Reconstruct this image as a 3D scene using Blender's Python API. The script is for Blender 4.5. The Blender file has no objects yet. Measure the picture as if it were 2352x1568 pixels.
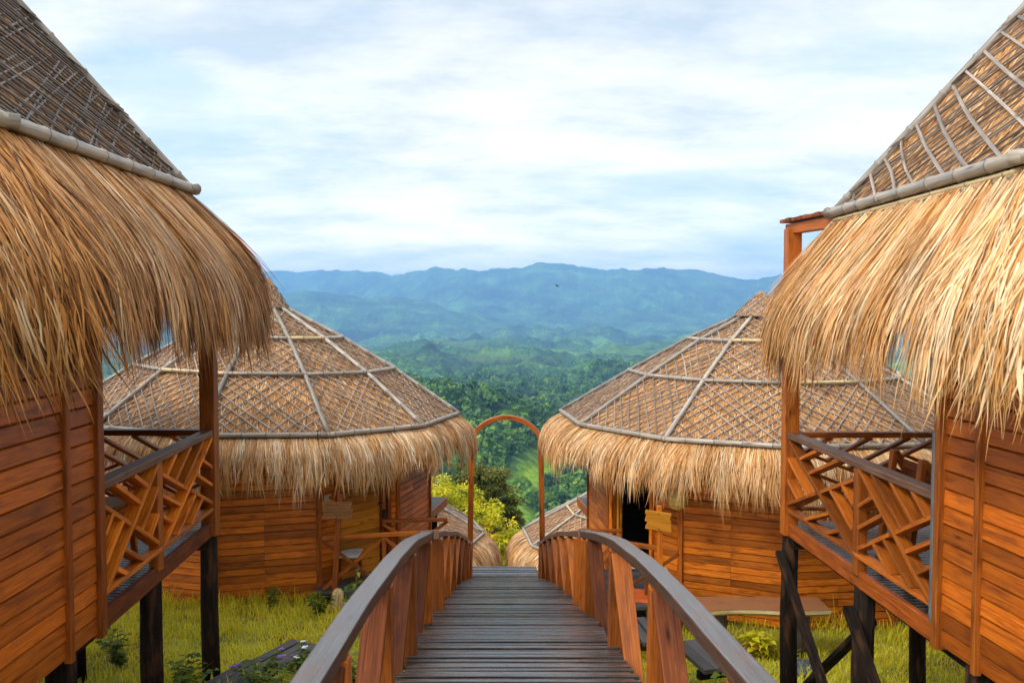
import bpy, bmesh, math, random
import numpy as np
from mathutils import Vector, Matrix
random.seed(7)
RNG = np.random.default_rng(7)
R = math.radians
S = bpy.context.scene
COL = S.collection

# ------------------------------------------------------------------ camera
PITCH = math.atan(79 / 1900)
cd = bpy.data.cameras.new('camera')
cam = bpy.data.objects.new('camera', cd)
COL.objects.link(cam)
cd.sensor_width = 36
cd.lens = 1900 / 2352 * 36
cam.location = (0, 0, 0)
cam.rotation_euler = (math.pi / 2 - PITCH, 0, 0)
cd.clip_start = 0.05
cd.clip_end = 60000
cd.dof.use_dof = True
cd.dof.focus_distance = 13.0
cd.dof.aperture_fstop = 4.5
S.camera = cam
S.view_settings.view_transform = 'Standard'
S.view_settings.look = 'None'
S.view_settings.exposure = 0.34
S.view_settings.gamma = 1.0
S.render.engine = 'CYCLES'
S.render.resolution_x = 1024
S.render.resolution_y = 682

# ------------------------------------------------------------------ world + sun
SUN_DIR = Vector((-0.74, -0.48, 0.80)).normalized()
w = bpy.data.worlds.new('World')
S.world = w
w.use_nodes = True
nt = w.node_tree
nt.nodes.clear()


def N(nt, t, **kw):
    n = nt.nodes.new(t)
    for k, v in kw.items():
        if k[0] == 'i' and k[1:].isdigit():
            n.inputs[int(k[1:])].default_value = v
        else:
            setattr(n, k, v)
    return n


def L(nt, a, b):
    nt.links.new(a, b)


def math_node(nt, op, a, b=None, c=None, clamp=False):
    n = nt.nodes.new('ShaderNodeMath')
    n.operation = op
    n.use_clamp = clamp
    for i, v in enumerate((a, b, c)):
        if v is None:
            continue
        if isinstance(v, (int, float)):
            n.inputs[i].default_value = v
        else:
            nt.links.new(v, n.inputs[i])
    return n.outputs[0]


def ramp(nt, fac, stops, interp='LINEAR'):
    n = nt.nodes.new('ShaderNodeValToRGB')
    cr = n.color_ramp
    cr.interpolation = interp
    while len(cr.elements) < len(stops):
        cr.elements.new(0.5)
    for e, (p, c) in zip(cr.elements, stops):
        e.position = p
        e.color = (c, c, c, 1) if isinstance(c, (int, float)) else (c[0], c[1], c[2], 1)
    if fac is not None:
        nt.links.new(fac, n.inputs[0])
    return n.outputs[0]


def mixc(nt, fac, a, b, blend='MIX'):
    n = nt.nodes.new('ShaderNodeMix')
    n.data_type = 'RGBA'
    n.blend_type = blend
    for i, v in ((0, fac), (6, a), (7, b)):
        if isinstance(v, (int, float)):
            n.inputs[i].default_value = v
        elif isinstance(v, (tuple, list)):
            n.inputs[i].default_value = (v[0], v[1], v[2], 1)
        else:
            nt.links.new(v, n.inputs[i])
    return n.outputs[2]


out = N(nt, 'ShaderNodeOutputWorld')
bg = N(nt, 'ShaderNodeBackground')
bg.inputs[1].default_value = 0.1
L(nt, bg.outputs[0], out.inputs[0])
sky = N(nt, 'ShaderNodeTexSky')
sky.sky_type = 'NISHITA'
sky.sun_disc = False
sky.sun_elevation = math.asin(SUN_DIR.z)
sky.sun_rotation = math.atan2(SUN_DIR.x, SUN_DIR.y)
sky.air_density = 1.0
sky.dust_density = 0.6
tc = N(nt, 'ShaderNodeTexCoord')
sep = N(nt, 'ShaderNodeSeparateXYZ')
L(nt, tc.outputs['Generated'], sep.inputs[0])
zz = math_node(nt, 'ADD', math_node(nt, 'MAXIMUM', sep.outputs[2], 0.0), 0.20)
px = math_node(nt, 'DIVIDE', sep.outputs[0], zz)
py = math_node(nt, 'DIVIDE', sep.outputs[1], zz)
cmb = N(nt, 'ShaderNodeCombineXYZ')
L(nt, px, cmb.inputs[0])
L(nt, py, cmb.inputs[1])
cmb.inputs[2].default_value = 3.7
mp = N(nt, 'ShaderNodeMapping')
L(nt, cmb.outputs[0], mp.inputs[0])
mp.inputs['Rotation'].default_value = (0, 0, R(-14))
mp.inputs['Scale'].default_value = (0.62, 1.0, 1)
mp.inputs['Location'].default_value = (0.35, 1.3, 0)
n1 = N(nt, 'ShaderNodeTexNoise')
n1.inputs['Scale'].default_value = 1.0
n1.inputs['Detail'].default_value = 9
n1.inputs['Roughness'].default_value = 0.52
n1.inputs['Distortion'].default_value = 0.5
L(nt, mp.outputs[0], n1.inputs['Vector'])
n2 = N(nt, 'ShaderNodeTexNoise')
n2.inputs['Scale'].default_value = 2.6
n2.inputs['Detail'].default_value = 6
n2.inputs['Roughness'].default_value = 0.6
L(nt, mp.outputs[0], n2.inputs['Vector'])


def blob(vx, vy, sx, sz):
    """soft window of clearer sky round one direction"""
    xc, yc = (vx - 1176) / 1900, (784 - vy) / 1900
    d = Vector((xc, math.cos(PITCH) + yc * math.sin(PITCH), -math.sin(PITCH) + yc * math.cos(PITCH))).normalized()
    ax = math_node(nt, 'DIVIDE', math_node(nt, 'SUBTRACT', sep.outputs[0], d.x), sx)
    az = math_node(nt, 'DIVIDE', math_node(nt, 'SUBTRACT', sep.outputs[2], d.z), sz)
    r2 = math_node(nt, 'ADD', math_node(nt, 'MULTIPLY', ax, ax), math_node(nt, 'MULTIPLY', az, az))
    return math_node(nt, 'EXPONENT', math_node(nt, 'MULTIPLY', r2, -1.0))


clear = math_node(nt, 'MULTIPLY', blob(330, 170, 0.085, 0.050), 0.24)
clear = math_node(nt, 'ADD', clear, math_node(nt, 'MULTIPLY', blob(1500, 430, 0.20, 0.028), 0.15))
clear = math_node(nt, 'ADD', clear, math_node(nt, 'MULTIPLY', blob(640, 470, 0.14, 0.022), 0.10))
clear = math_node(nt, 'ADD', clear, math_node(nt, 'MULTIPLY', blob(1950, 130, 0.10, 0.030), 0.10))
clear = math_node(nt, 'SUBTRACT', clear, math_node(nt, 'MULTIPLY', blob(1150, 170, 0.26, 0.09), 0.12))
dens = math_node(nt, 'SUBTRACT', n1.outputs[0], clear)
dens = math_node(nt, 'ADD', dens, math_node(nt, 'MULTIPLY', math_node(nt, 'SUBTRACT', n2.outputs[0], 0.5), 0.16))
mask = ramp(nt, dens, [(0.20, 0.20), (0.36, 0.55), (0.50, 0.92), (0.60, 1.0)], 'EASE')
shade = ramp(nt, n2.outputs[0], [(0.34, (5.3, 5.95, 6.35)), (0.50, (7.3, 7.55, 7.65)), (0.64, (8.5, 8.55, 8.5))])
skyc = mixc(nt, 0.75, sky.outputs[0], (3.6, 6.9, 8.6))
lowglow = ramp(nt, sep.outputs[2], [(0.0, (2.7, 2.3, 1.95)), (0.06, (2.2, 1.93, 1.70)), (0.14, (1.5, 1.38, 1.32)), (0.30, (1.14, 1.10, 1.08)), (.5, (1, 1, 1))])
shade2 = mixc(nt, 1.0, shade, lowglow, 'MULTIPLY')
# unseen sky glow added round the sun, behind the camera, to light the walls
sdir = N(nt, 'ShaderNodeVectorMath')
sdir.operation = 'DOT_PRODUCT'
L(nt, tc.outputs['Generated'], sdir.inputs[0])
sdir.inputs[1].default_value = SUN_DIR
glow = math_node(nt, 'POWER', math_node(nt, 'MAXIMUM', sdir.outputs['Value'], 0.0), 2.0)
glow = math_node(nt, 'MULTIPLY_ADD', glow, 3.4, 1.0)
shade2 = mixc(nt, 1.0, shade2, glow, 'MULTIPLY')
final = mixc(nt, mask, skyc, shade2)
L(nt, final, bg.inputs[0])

sd = bpy.data.lights.new('sun', 'SUN')
sd.energy = 2.0
sd.angle = R(12)
sd.color = (1.0, 0.96, 0.90)
sun = bpy.data.objects.new('sun', sd)
COL.objects.link(sun)
sun.rotation_euler = (-SUN_DIR).to_track_quat('-Z', 'Y').to_euler()

# ------------------------------------------------------------------ helpers


def P(vx, vy, d):
    """point seen at pixel (vx, vy) of the 2352-wide view, at distance d along +Y"""
    xc, yc = (vx - 1176) / 1900, (784 - vy) / 1900
    ry = math.cos(PITCH) + yc * math.sin(PITCH)
    rz = -math.sin(PITCH) + yc * math.cos(PITCH)
    return Vector((xc / ry * d, d, rz / ry * d))


def V(*a):
    return Vector(a)


def tag(o, label=None, cat=None, group=None, kind=None):
    if label:
        o['label'] = label
    if cat:
        o['category'] = cat
    if group:
        o['group'] = group
    if kind:
        o['kind'] = kind
    return o


def empty(name, loc, label, cat, group=None):
    o = bpy.data.objects.new(name, None)
    o.empty_display_size = 0.3
    COL.objects.link(o)
    o.location = loc
    return tag(o, label, cat, group)


def link_mesh(name, me, mat, parent=None):
    o = bpy.data.objects.new(name, me)
    COL.objects.link(o)
    for m in (mat if isinstance(mat, (list, tuple)) else [mat]):
        me.materials.append(m)
    if parent is not None:
        o.parent = parent
        root = parent
        off = Vector((0, 0, 0))
        while root is not None:
            off += root.location
            root = root.parent
        me.transform(Matrix.Translation(-off))
    return o


class MB:
    """mesh builder: world coordinates in, one mesh out; per-face rnd and uv in metres"""

    def __init__(s):
        s.v, s.f, s.r, s.uv = [], [], [], []

    def face(s, idx, uv, r):
        s.f.append(idx)
        s.uv.extend(uv)
        s.r.append(r)

    def hexa(s, c, r=None, flip=False):
        """c: 8 corners, 0-3 at one end, 4-7 at the other (matching); length runs 0->4"""
        if r is None:
            r = random.random()
        b = len(s.v)
        s.v.extend([tuple(p) for p in c])
        ln = (Vector(c[4]) - Vector(c[0])).length
        w1 = (Vector(c[1]) - Vector(c[0])).length
        w2 = (Vector(c[2]) - Vector(c[1])).length
        o = random.random() * 20
        ws = (w1, w2, w1, w2)
        acc = o
        for i in range(4):
            j = (i + 1) % 4
            s.face((b + i, b + j, b + 4 + j, b + 4 + i), [(0, acc), (0, acc + ws[i]), (ln, acc + ws[i]), (ln, acc)], r)
            acc += ws[i]
        s.face((b + 3, b + 2, b + 1, b), [(0, o), (0, o + .01), (.01, o + .01), (.01, o)], r * .8)
        s.face((b + 4, b + 5, b + 6, b + 7), [(0, o), (0, o + .01), (.01, o + .01), (.01, o)], r * .8)

    def beam(s, p0, p1, w, h, up=(0, 0, 1), r=None, w1=None, h1=None):
        p0, p1 = Vector(p0), Vector(p1)
        d = (p1 - p0).normalized()
        up = Vector(up)
        if abs(d.dot(up)) > .99:
            up = Vector((0, 1, 0))
        x = d.cross(up).normalized()
        y = x.cross(d).normalized()
        w1 = w if w1 is None else w1
        h1 = h if h1 is None else h1
        c = [p0 + x * (a * w / 2) + y * (b * h / 2) for a, b in ((-1, -1), (1, -1), (1, 1), (-1, 1))]
        c += [p1 + x * (a * w1 / 2) + y * (b * h1 / 2) for a, b in ((-1, -1), (1, -1), (1, 1), (-1, 1))]
        s.hexa(c, r)

    def box(s, lo, hi, r=None, axis=0):
        lo, hi = Vector(lo), Vector(hi)
        m = (lo + hi) / 2
        a = m.copy()
        b = m.copy()
        a[axis] = lo[axis]
        b[axis] = hi[axis]
        if axis == 0:
            s.beam(a, b, hi.y - lo.y, hi.z - lo.z, (0, 0, 1), r)
        elif axis == 1:
            s.beam(a, b, hi.x - lo.x, hi.z - lo.z, (0, 0, 1), r)
        else:
            s.beam(a, b, hi.x - lo.x, hi.y - lo.y, (0, 1, 0), r)

    def path(s, pts, w, h, up=(0, 0, 1), r=None):
        """bent rectangular bar through pts, mitred"""
        pts = [Vector(p) for p in pts]
        up = Vector(up)
        if r is None:
            r = random.random()
        rings = []
        for i, p in enumerate(pts):
            d = (pts[min(i + 1, len(pts) - 1)] - pts[max(i - 1, 0)]).normalized()
            x = d.cross(up).normalized()
            y = x.cross(d).normalized()
            rings.append([p + x * (a * w / 2) + y * (b * h / 2) for a, b in ((-1, -1), (1, -1), (1, 1), (-1, 1))])
        b0 = len(s.v)
        for q in rings:
            s.v.extend([tuple(p) for p in q])
        ws = (w, h, w, h)
        o = random.random() * 20
        ln = 0
        for k in range(len(pts) - 1):
            seg = (pts[k + 1] - pts[k]).length
            acc = o
            for i in range(4):
                j = (i + 1) % 4
                a = b0 + 4 * k
                s.face((a + i, a + 4 + i, a + 4 + j, a + j), [(ln, acc), (ln + seg, acc), (ln + seg, acc + ws[i]), (ln, acc + ws[i])], r)
                acc += ws[i]
            ln += seg
        e = b0 + 4 * (len(pts) - 1)
        q4 = [(0, o), (0, o + .01), (.01, o + .01), (.01, o)]
        s.face((b0 + 3, b0 + 2, b0 + 1, b0), q4, r)
        s.face((e, e + 1, e + 2, e + 3), q4, r)

    def tube(s, pts, rad, n=7, r=None, caps=True, seg_r=None):
        pts = [Vector(p) for p in pts]
        if not isinstance(rad, (list, tuple)):
            rad = [rad] * len(pts)
        if r is None:
            r = random.random()
        b0 = len(s.v)
        ref = Vector((0.13, 0.21, 1))
        ln = 0
        o = random.random() * 20
        for i, p in enumerate(pts):
            d = (pts[min(i + 1, len(pts) - 1)] - pts[max(i - 1, 0)]).normalized()
            rf = ref if abs(d.dot(ref.normalized())) < .95 else Vector((1, 0, 0))
            x = d.cross(rf).normalized()
            y = x.cross(d)
            for k in range(n):
                a = 2 * math.pi * k / n
                s.v.append(tuple(p + (x * math.cos(a) + y * math.sin(a)) * rad[i]))
        for i in range(len(pts) - 1):
            seg = (pts[i + 1] - pts[i]).length
            for k in range(n):
                j = (k + 1) % n
                a = b0 + i * n
                c0, c1 = o + k * rad[i] * 6.28 / n, o + (k + 1) * rad[i] * 6.28 / n
                s.face((a + k, a + j, a + n + j, a + n + k), [(ln, c0), (ln, c1), (ln + seg, c1), (ln + seg, c0)], r if seg_r is None else seg_r[i])
            ln += seg
        if caps:
            e = b0 + (len(pts) - 1) * n
            s.face(tuple(b0 + k for k in range(n))[::-1], [(0, o)] * n, r * .5)
            s.face(tuple(e + k for k in range(n)), [(0, o)] * n, r * .5)

    def quad(s, a, b, c, d, r=None):
        if r is None:
            r = random.random()
        i = len(s.v)
        a, b, c, d = map(Vector, (a, b, c, d))
        s.v.extend([tuple(p) for p in (a, b, c, d)])
        l1, l2 = (b - a).length, (d - a).length
        s.face((i, i + 1, i + 2, i + 3), [(0, 0), (l1, 0), (l1, l2), (0, l2)], r)

    def build(s, name, mat, parent=None, smooth=False, bevel=0):
        me = bpy.data.meshes.new(name)
        me.from_pydata(s.v, [], s.f)
        a = me.attributes.new('rnd', 'FLOAT', 'FACE')
        a.data.foreach_set('value', np.array(s.r, dtype=np.float32))
        u = me.uv_layers.new(name='UVMap')
        u.data.foreach_set('uv', np.array(s.uv, dtype=np.float32).ravel())
        if smooth:
            me.polygons.foreach_set('use_smooth', np.ones(len(me.polygons), dtype=bool))
        o = link_mesh(name, me, mat, parent)
        if bevel:
            m = o.modifiers.new('bevel', 'BEVEL')
            m.width = bevel
            m.segments = 2
            m.limit_method = 'ANGLE'
        return o


def np_mesh(name, verts, quads, rnd, mat, parent=None, smooth=False):
    me = bpy.data.meshes.new(name)
    nv, nf = len(verts), len(quads)
    k = quads.shape[1]
    me.vertices.add(nv)
    me.vertices.foreach_set('co', np.ascontiguousarray(verts, dtype=np.float32).ravel())
    me.loops.add(nf * k)
    me.loops.foreach_set('vertex_index', np.ascontiguousarray(quads, dtype=np.int32).ravel())
    me.polygons.add(nf)
    me.polygons.foreach_set('loop_start', np.arange(0, nf * k, k, dtype=np.int32))
    me.polygons.foreach_set('loop_total', np.full(nf, k, dtype=np.int32))
    if smooth:
        me.polygons.foreach_set('use_smooth', np.ones(nf, dtype=bool))
    me.update(calc_edges=True)
    if rnd is not None:
        a = me.attributes.new('rnd', 'FLOAT', 'FACE')
        a.data.foreach_set('value', np.asarray(rnd, dtype=np.float32))
    return link_mesh(name, me, mat, parent)


def strands(Pts, W, rnd, side=None, twist=0.9):
    """Pts (n,k,3) -> verts, quads, rnd of tapered blades"""
    n, k, _ = Pts.shape
    T = np.gradient(Pts, axis=1)
    T /= np.linalg.norm(T, axis=2, keepdims=True) + 1e-9
    if side is None:
        q = RNG.normal(size=(n, 1, 3))
        side = np.cross(T, q)
    else:
        q = RNG.normal(size=(n, 1, 3)) * twist
        s0 = side[:, None, :] + q * 0.5
        side = s0 - (s0 * T).sum(2, keepdims=True) * T
    side = side / (np.linalg.norm(side, axis=2, keepdims=True) + 1e-9)
    tt = np.linspace(0, 1, k)
    tap = np.where(tt < .6, 1.0, 1.0 - (tt - .6) / .4 * .9)
    tap = np.minimum(tap, .55 + tt * 2)
    hw = (W[:, None] * tap[None, :] * .5)[..., None]
    A, B = Pts - side * hw, Pts + side * hw
    verts = np.stack([A, B], axis=2).reshape(-1, 3)
    base = (np.arange(n) * k * 2)[:, None] + (np.arange(k - 1) * 2)[None, :]
    quads = np.stack([base, base + 1, base + 3, base + 2], axis=-1).reshape(-1, 4)
    return verts, quads, np.repeat(rnd, k - 1)


def cat_meshes(parts):
    vs, qs, rs, o = [], [], [], 0
    for v, q, r in parts:
        vs.append(v)
        qs.append(q + o)
        rs.append(r)
        o += len(v)
    return np.concatenate(vs), np.concatenate(qs), np.concatenate(rs)


def _hash(ix, iy, seed):
    h = (ix.astype(np.int64) * 374761393 + iy.astype(np.int64) * 668265263 + seed * 144665) & 0x7fffffff
    h = ((h ^ (h >> 13)) * 1274126177) & 0x7fffffff
    h = (h ^ (h >> 16)) & 0x7fffffff
    return h / 0x7fffffff


def vnoise(x, y, seed=0):
    ix, iy = np.floor(x), np.floor(y)
    fx, fy = x - ix, y - iy
    fx = fx * fx * fx * (fx * (fx * 6 - 15) + 10)
    fy = fy * fy * fy * (fy * (fy * 6 - 15) + 10)
    a, b = _hash(ix, iy, seed), _hash(ix + 1, iy, seed)
    c, d = _hash(ix, iy + 1, seed), _hash(ix + 1, iy + 1, seed)
    return (a * (1 - fx) + b * fx) * (1 - fy) + (c * (1 - fx) + d * fx) * fy


def fbm(x, y, seed=0, octv=5, gain=.5, ridged=False):
    t, amp, nrm = 0, 1, 0
    for o in range(octv):
        n = vnoise(x * 2 ** o + o * 17.3, y * 2 ** o + o * 9.1, seed + o)
        if ridged:
            n = 1 - np.abs(2 * n - 1)
            n = n * n
        t = t + n * amp
        nrm += amp
        amp *= gain
    return t / nrm


# ------------------------------------------------------------------ materials


def mat_base(name):
    m = bpy.data.materials.new(name)
    m.use_nodes = True
    nt = m.node_tree
    nt.nodes.clear()
    o = N(nt, 'ShaderNodeOutputMaterial')
    b = N(nt, 'ShaderNodeBsdfPrincipled')
    L(nt, b.outputs[0], o.inputs[0])
    return m, nt, b


def attr(nt):
    a = N(nt, 'ShaderNodeAttribute')
    a.attribute_name = 'rnd'
    return a.outputs['Fac']


def wood(name, dark, mid, light, rough=.45, coat=.0, stain=.5, stain_col=None, grain=1.0, bump=.25, spec=.5):
    m, nt, b = mat_base(name)
    rn = attr(nt)
    uv = N(nt, 'ShaderNodeUVMap')
    sp = N(nt, 'ShaderNodeSeparateXYZ')
    L(nt, uv.outputs[0], sp.inputs[0])
    cb = N(nt, 'ShaderNodeCombineXYZ')
    L(nt, math_node(nt, 'MULTIPLY_ADD', rn, 37.0, math_node(nt, 'MULTIPLY', sp.outputs[0], 3.0 * grain)), cb.inputs[0])
    L(nt, math_node(nt, 'MULTIPLY', sp.outputs[1], 75 * grain), cb.inputs[1])
    L(nt, math_node(nt, 'MULTIPLY', rn, 11.0), cb.inputs[2])
    g = N(nt, 'ShaderNodeTexNoise')
    g.inputs['Scale'].default_value = 1
    g.inputs['Detail'].default_value = 5
    g.inputs['Roughness'].default_value = .62
    g.inputs['Distortion'].default_value = .8
    L(nt, cb.outputs[0], g.inputs['Vector'])
    cb2 = N(nt, 'ShaderNodeCombineXYZ')
    L(nt, math_node(nt, 'MULTIPLY_ADD', rn, 53.0, math_node(nt, 'MULTIPLY', sp.outputs[0], 3.2)), cb2.inputs[0])
    L(nt, math_node(nt, 'MULTIPLY', sp.outputs[1], 12), cb2.inputs[1])
    g2 = N(nt, 'ShaderNodeTexNoise')
    g2.inputs['Scale'].default_value = 1
    g2.inputs['Detail'].default_value = 4
    L(nt, cb2.outputs[0], g2.inputs['Vector'])
    c = ramp(nt, g.outputs[0], [(.28, dark), (.5, mid), (.74, light)])
    tint = ramp(nt, rn, [(0, .45), (.3, .80), (.7, 1.03), (1, 1.32)])
    c = mixc(nt, 1.0, c, tint, 'MULTIPLY')
    sm = ramp(nt, g2.outputs[0], [(.50, 0), (.62, .55), (.74, 1)])
    c = mixc(nt, math_node(nt, 'MULTIPLY', sm, stain), c, stain_col or [x * .3 for x in dark])
    kb = N(nt, 'ShaderNodeCombineXYZ')
    L(nt, math_node(nt, 'MULTIPLY_ADD', rn, 29.0, math_node(nt, 'MULTIPLY', sp.outputs[0], 2.1)), kb.inputs[0])
    L(nt, math_node(nt, 'MULTIPLY', sp.outputs[1], 7.5), kb.inputs[1])
    vk = N(nt, 'ShaderNodeTexVoronoi')
    vk.inputs['Scale'].default_value = 1
    vk.inputs['Randomness'].default_value = 1
    L(nt, kb.outputs[0], vk.inputs['Vector'])
    kn = ramp(nt, math_node(nt, 'ADD', vk.outputs['Distance'], math_node(nt, 'MULTIPLY', g.outputs[0], .06)), [(.07, .85), (.10, .5), (.20, 0)])
    c = mixc(nt, kn, c, [x * .28 for x in dark])
    L(nt, c, b.inputs['Base Color'])
    rr = ramp(nt, g.outputs[0], [(.2, max(rough - .1, .05)), (.8, min(rough + .15, 1))])
    L(nt, rr, b.inputs['Roughness'])
    b.inputs['Specular IOR Level'].default_value = spec
    b.inputs['Coat Weight'].default_value = coat
    b.inputs['Coat Roughness'].default_value = .25
    bp = N(nt, 'ShaderNodeBump')
    bp.inputs['Strength'].default_value = bump
    bp.inputs['Distance'].default_value = .004
    L(nt, math_node(nt, 'ADD', g.outputs[0], math_node(nt, 'MULTIPLY', g2.outputs[0], .6)), bp.inputs['Height'])
    L(nt, bp.outputs[0], b.inputs['Normal'])
    return m


M = {}
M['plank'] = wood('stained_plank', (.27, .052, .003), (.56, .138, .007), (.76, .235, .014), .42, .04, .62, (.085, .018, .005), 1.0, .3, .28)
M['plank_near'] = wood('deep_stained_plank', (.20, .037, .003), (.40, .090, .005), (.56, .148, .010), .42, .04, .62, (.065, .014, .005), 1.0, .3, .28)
M['plank_dark'] = wood('dark_stained_plank', (.11, .022, .003), (.24, .052, .006), (.37, .092, .012), .42, .05, .55, (.04, .012, .005), 1.0, .25, .28)
M['door'] = wood('door_plank', (.34, .105, .006), (.56, .20, .011), (.70, .30, .025), .45, .0, .25, (.15, .05, .008), 1.0, .25, .3)
M['post'] = wood('post_timber', (.19, .038, .004), (.36, .088, .007), (.52, .155, .016), .45, .0, .55, (.045, .013, .005), 1.0, .25, .28)
M['red'] = wood('red_timber', (.050, .012, .005), (.13, .034, .010), (.23, .068, .022), .62, .0, .65, (.028, .010, .010), 1.0, .3, .12)
M['arch'] = wood('arch_timber', (.14, .030, .004), (.30, .072, .007), (.44, .125, .014), .45, .0, .85, (.05, .016, .006), .7, .3, .25)
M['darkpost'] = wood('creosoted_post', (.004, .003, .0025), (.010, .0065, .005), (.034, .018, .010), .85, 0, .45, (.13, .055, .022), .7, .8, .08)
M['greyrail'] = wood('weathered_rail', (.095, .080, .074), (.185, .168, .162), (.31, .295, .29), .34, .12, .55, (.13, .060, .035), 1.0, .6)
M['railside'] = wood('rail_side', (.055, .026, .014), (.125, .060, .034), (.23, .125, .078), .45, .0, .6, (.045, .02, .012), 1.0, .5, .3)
M['deck'] = wood('wet_deck', (.016, .011, .009), (.048, .037, .032), (.13, .108, .098), .24, .25, .55, (.11, .042, .015), 1.0, .5)
M['greyplank'] = wood('grey_plank', (.030, .026, .025), (.07, .063, .062), (.13, .12, .118), .55, 0, .4, (.02, .018, .018))
M['slab'] = wood('slab_seat', (.13, .048, .020), (.21, .085, .036), (.30, .13, .06), .40, .1, .45, (.36, .10, .02))
M['bark'] = wood('pale_bark', (.22, .14, .05), (.42, .30, .12), (.58, .46, .22), .8, 0, .5, (.10, .06, .03), .6, .8)
M['bamboo'] = wood('bamboo_grey', (.17, .135, .105), (.27, .225, .18), (.40, .34, .26), .38, .1, .4, (.10, .08, .065), .6, .15)
M['bamboo_pale'] = wood('bamboo_pale', (.27, .19, .09), (.42, .31, .15), (.55, .43, .24), .36, .1, .4, (.16, .12, .08), .6, .15)
M['batten'] = wood('lattice_batten', (.13, .095, .075), (.25, .195, .155), (.40, .33, .27), .55, 0, .4, (.07, .045, .03))
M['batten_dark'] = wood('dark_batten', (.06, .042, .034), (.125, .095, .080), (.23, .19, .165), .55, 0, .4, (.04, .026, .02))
M['sign'] = wood('sign_board', (.38, .125, .009), (.54, .205, .015), (.62, .28, .03), .5, 0, .3, (.20, .07, .012), 1.0, .25, .2)
M['sign_old'] = wood('sign_board_worn', (.13, .052, .018), (.21, .085, .028), (.30, .13, .04), .6, 0, .6, (.10, .055, .03), 1.0, .25, .2)
M['trunk'] = wood('tree_bark', (.03, .02, .012), (.07, .05, .03), (.12, .09, .06), .9, 0, .4, None, .5, 1)


def thatch_mat(name, stops, hue=1.0):
    m, nt, b = mat_base(name)
    rn = attr(nt)
    c = ramp(nt, rn, stops)
    geo = N(nt, 'ShaderNodeNewGeometry')
    nz = N(nt, 'ShaderNodeTexNoise')
    nz.inputs['Scale'].default_value = 2.3
    nz.inputs['Detail'].default_value = 3
    L(nt, geo.outputs['Position'], nz.inputs['Vector'])
    t = ramp(nt, nz.outputs[0], [(.3, .72), (.55, 1.0), (.75, 1.18)])
    c = mixc(nt, 1.0, c, t, 'MULTIPLY')
    L(nt, c, b.inputs['Base Color'])
    b.inputs['Roughness'].default_value = .55
    b.inputs['Specular IOR Level'].default_value = .25
    return m


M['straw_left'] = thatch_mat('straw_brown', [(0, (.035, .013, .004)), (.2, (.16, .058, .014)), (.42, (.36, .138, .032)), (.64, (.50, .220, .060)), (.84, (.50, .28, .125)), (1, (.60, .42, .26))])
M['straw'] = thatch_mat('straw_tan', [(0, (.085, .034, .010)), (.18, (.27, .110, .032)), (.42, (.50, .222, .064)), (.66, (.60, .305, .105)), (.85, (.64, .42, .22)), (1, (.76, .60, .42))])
M['straw_gold'] = thatch_mat('straw_gold', [(0, (.09, .032, .008)), (.18, (.30, .120, .030)), (.42, (.52, .232, .064)), (.66, (.61, .31, .105)), (.86, (.64, .40, .19)), (1, (.70, .51, .31))])


def roof_thatch(name, dark, mid, light):
    m, nt, b = mat_base(name)
    uv = N(nt, 'ShaderNodeUVMap')
    mp = N(nt, 'ShaderNodeMapping')
    mp.inputs['Scale'].default_value = (70, 7, 1)
    L(nt, uv.outputs[0], mp.inputs[0])
    g = N(nt, 'ShaderNodeTexNoise')
    g.inputs['Scale'].default_value = 1
    g.inputs['Detail'].default_value = 4
    g.inputs['Distortion'].default_value = 1.2
    L(nt, mp.outputs[0], g.inputs['Vector'])
    g2 = N(nt, 'ShaderNodeTexNoise')
    g2.inputs['Scale'].default_value = 5
    L(nt, uv.outputs[0], g2.inputs['Vector'])
    c = ramp(nt, g.outputs[0], [(.25, dark), (.5, mid), (.75, light)])
    c = mixc(nt, 1.0, c, ramp(nt, g2.outputs[0], [(.3, .7), (.7, 1.15)]), 'MULTIPLY')
    L(nt, c, b.inputs['Base Color'])
    b.inputs['Roughness'].default_value = .7
    bp = N(nt, 'ShaderNodeBump')
    bp.inputs['Strength'].default_value = .8
    bp.inputs['Distance'].default_value = .02
    L(nt, g.outputs[0], bp.inputs['Height'])
    L(nt, bp.outputs[0], b.inputs['Normal'])
    return m


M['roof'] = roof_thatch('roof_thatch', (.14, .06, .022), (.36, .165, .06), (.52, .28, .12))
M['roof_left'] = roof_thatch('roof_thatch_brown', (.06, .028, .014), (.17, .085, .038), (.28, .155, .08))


def plain(name, col, rough=.6, metal=0, var=.25, scale=6):
    m, nt, b = mat_base(name)
    geo = N(nt, 'ShaderNodeNewGeometry')
    nz = N(nt, 'ShaderNodeTexNoise')
    nz.inputs['Scale'].default_value = scale
    nz.inputs['Detail'].default_value = 5
    L(nt, geo.outputs['Position'], nz.inputs['Vector'])
    c = mixc(nt, 1.0, col, ramp(nt, nz.outputs[0], [(.3, 1 - var), (.7, 1 + var)]), 'MULTIPLY')
    L(nt, c, b.inputs['Base Color'])
    b.inputs['Roughness'].default_value = rough
    b.inputs['Metallic'].default_value = metal
    return m


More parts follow.
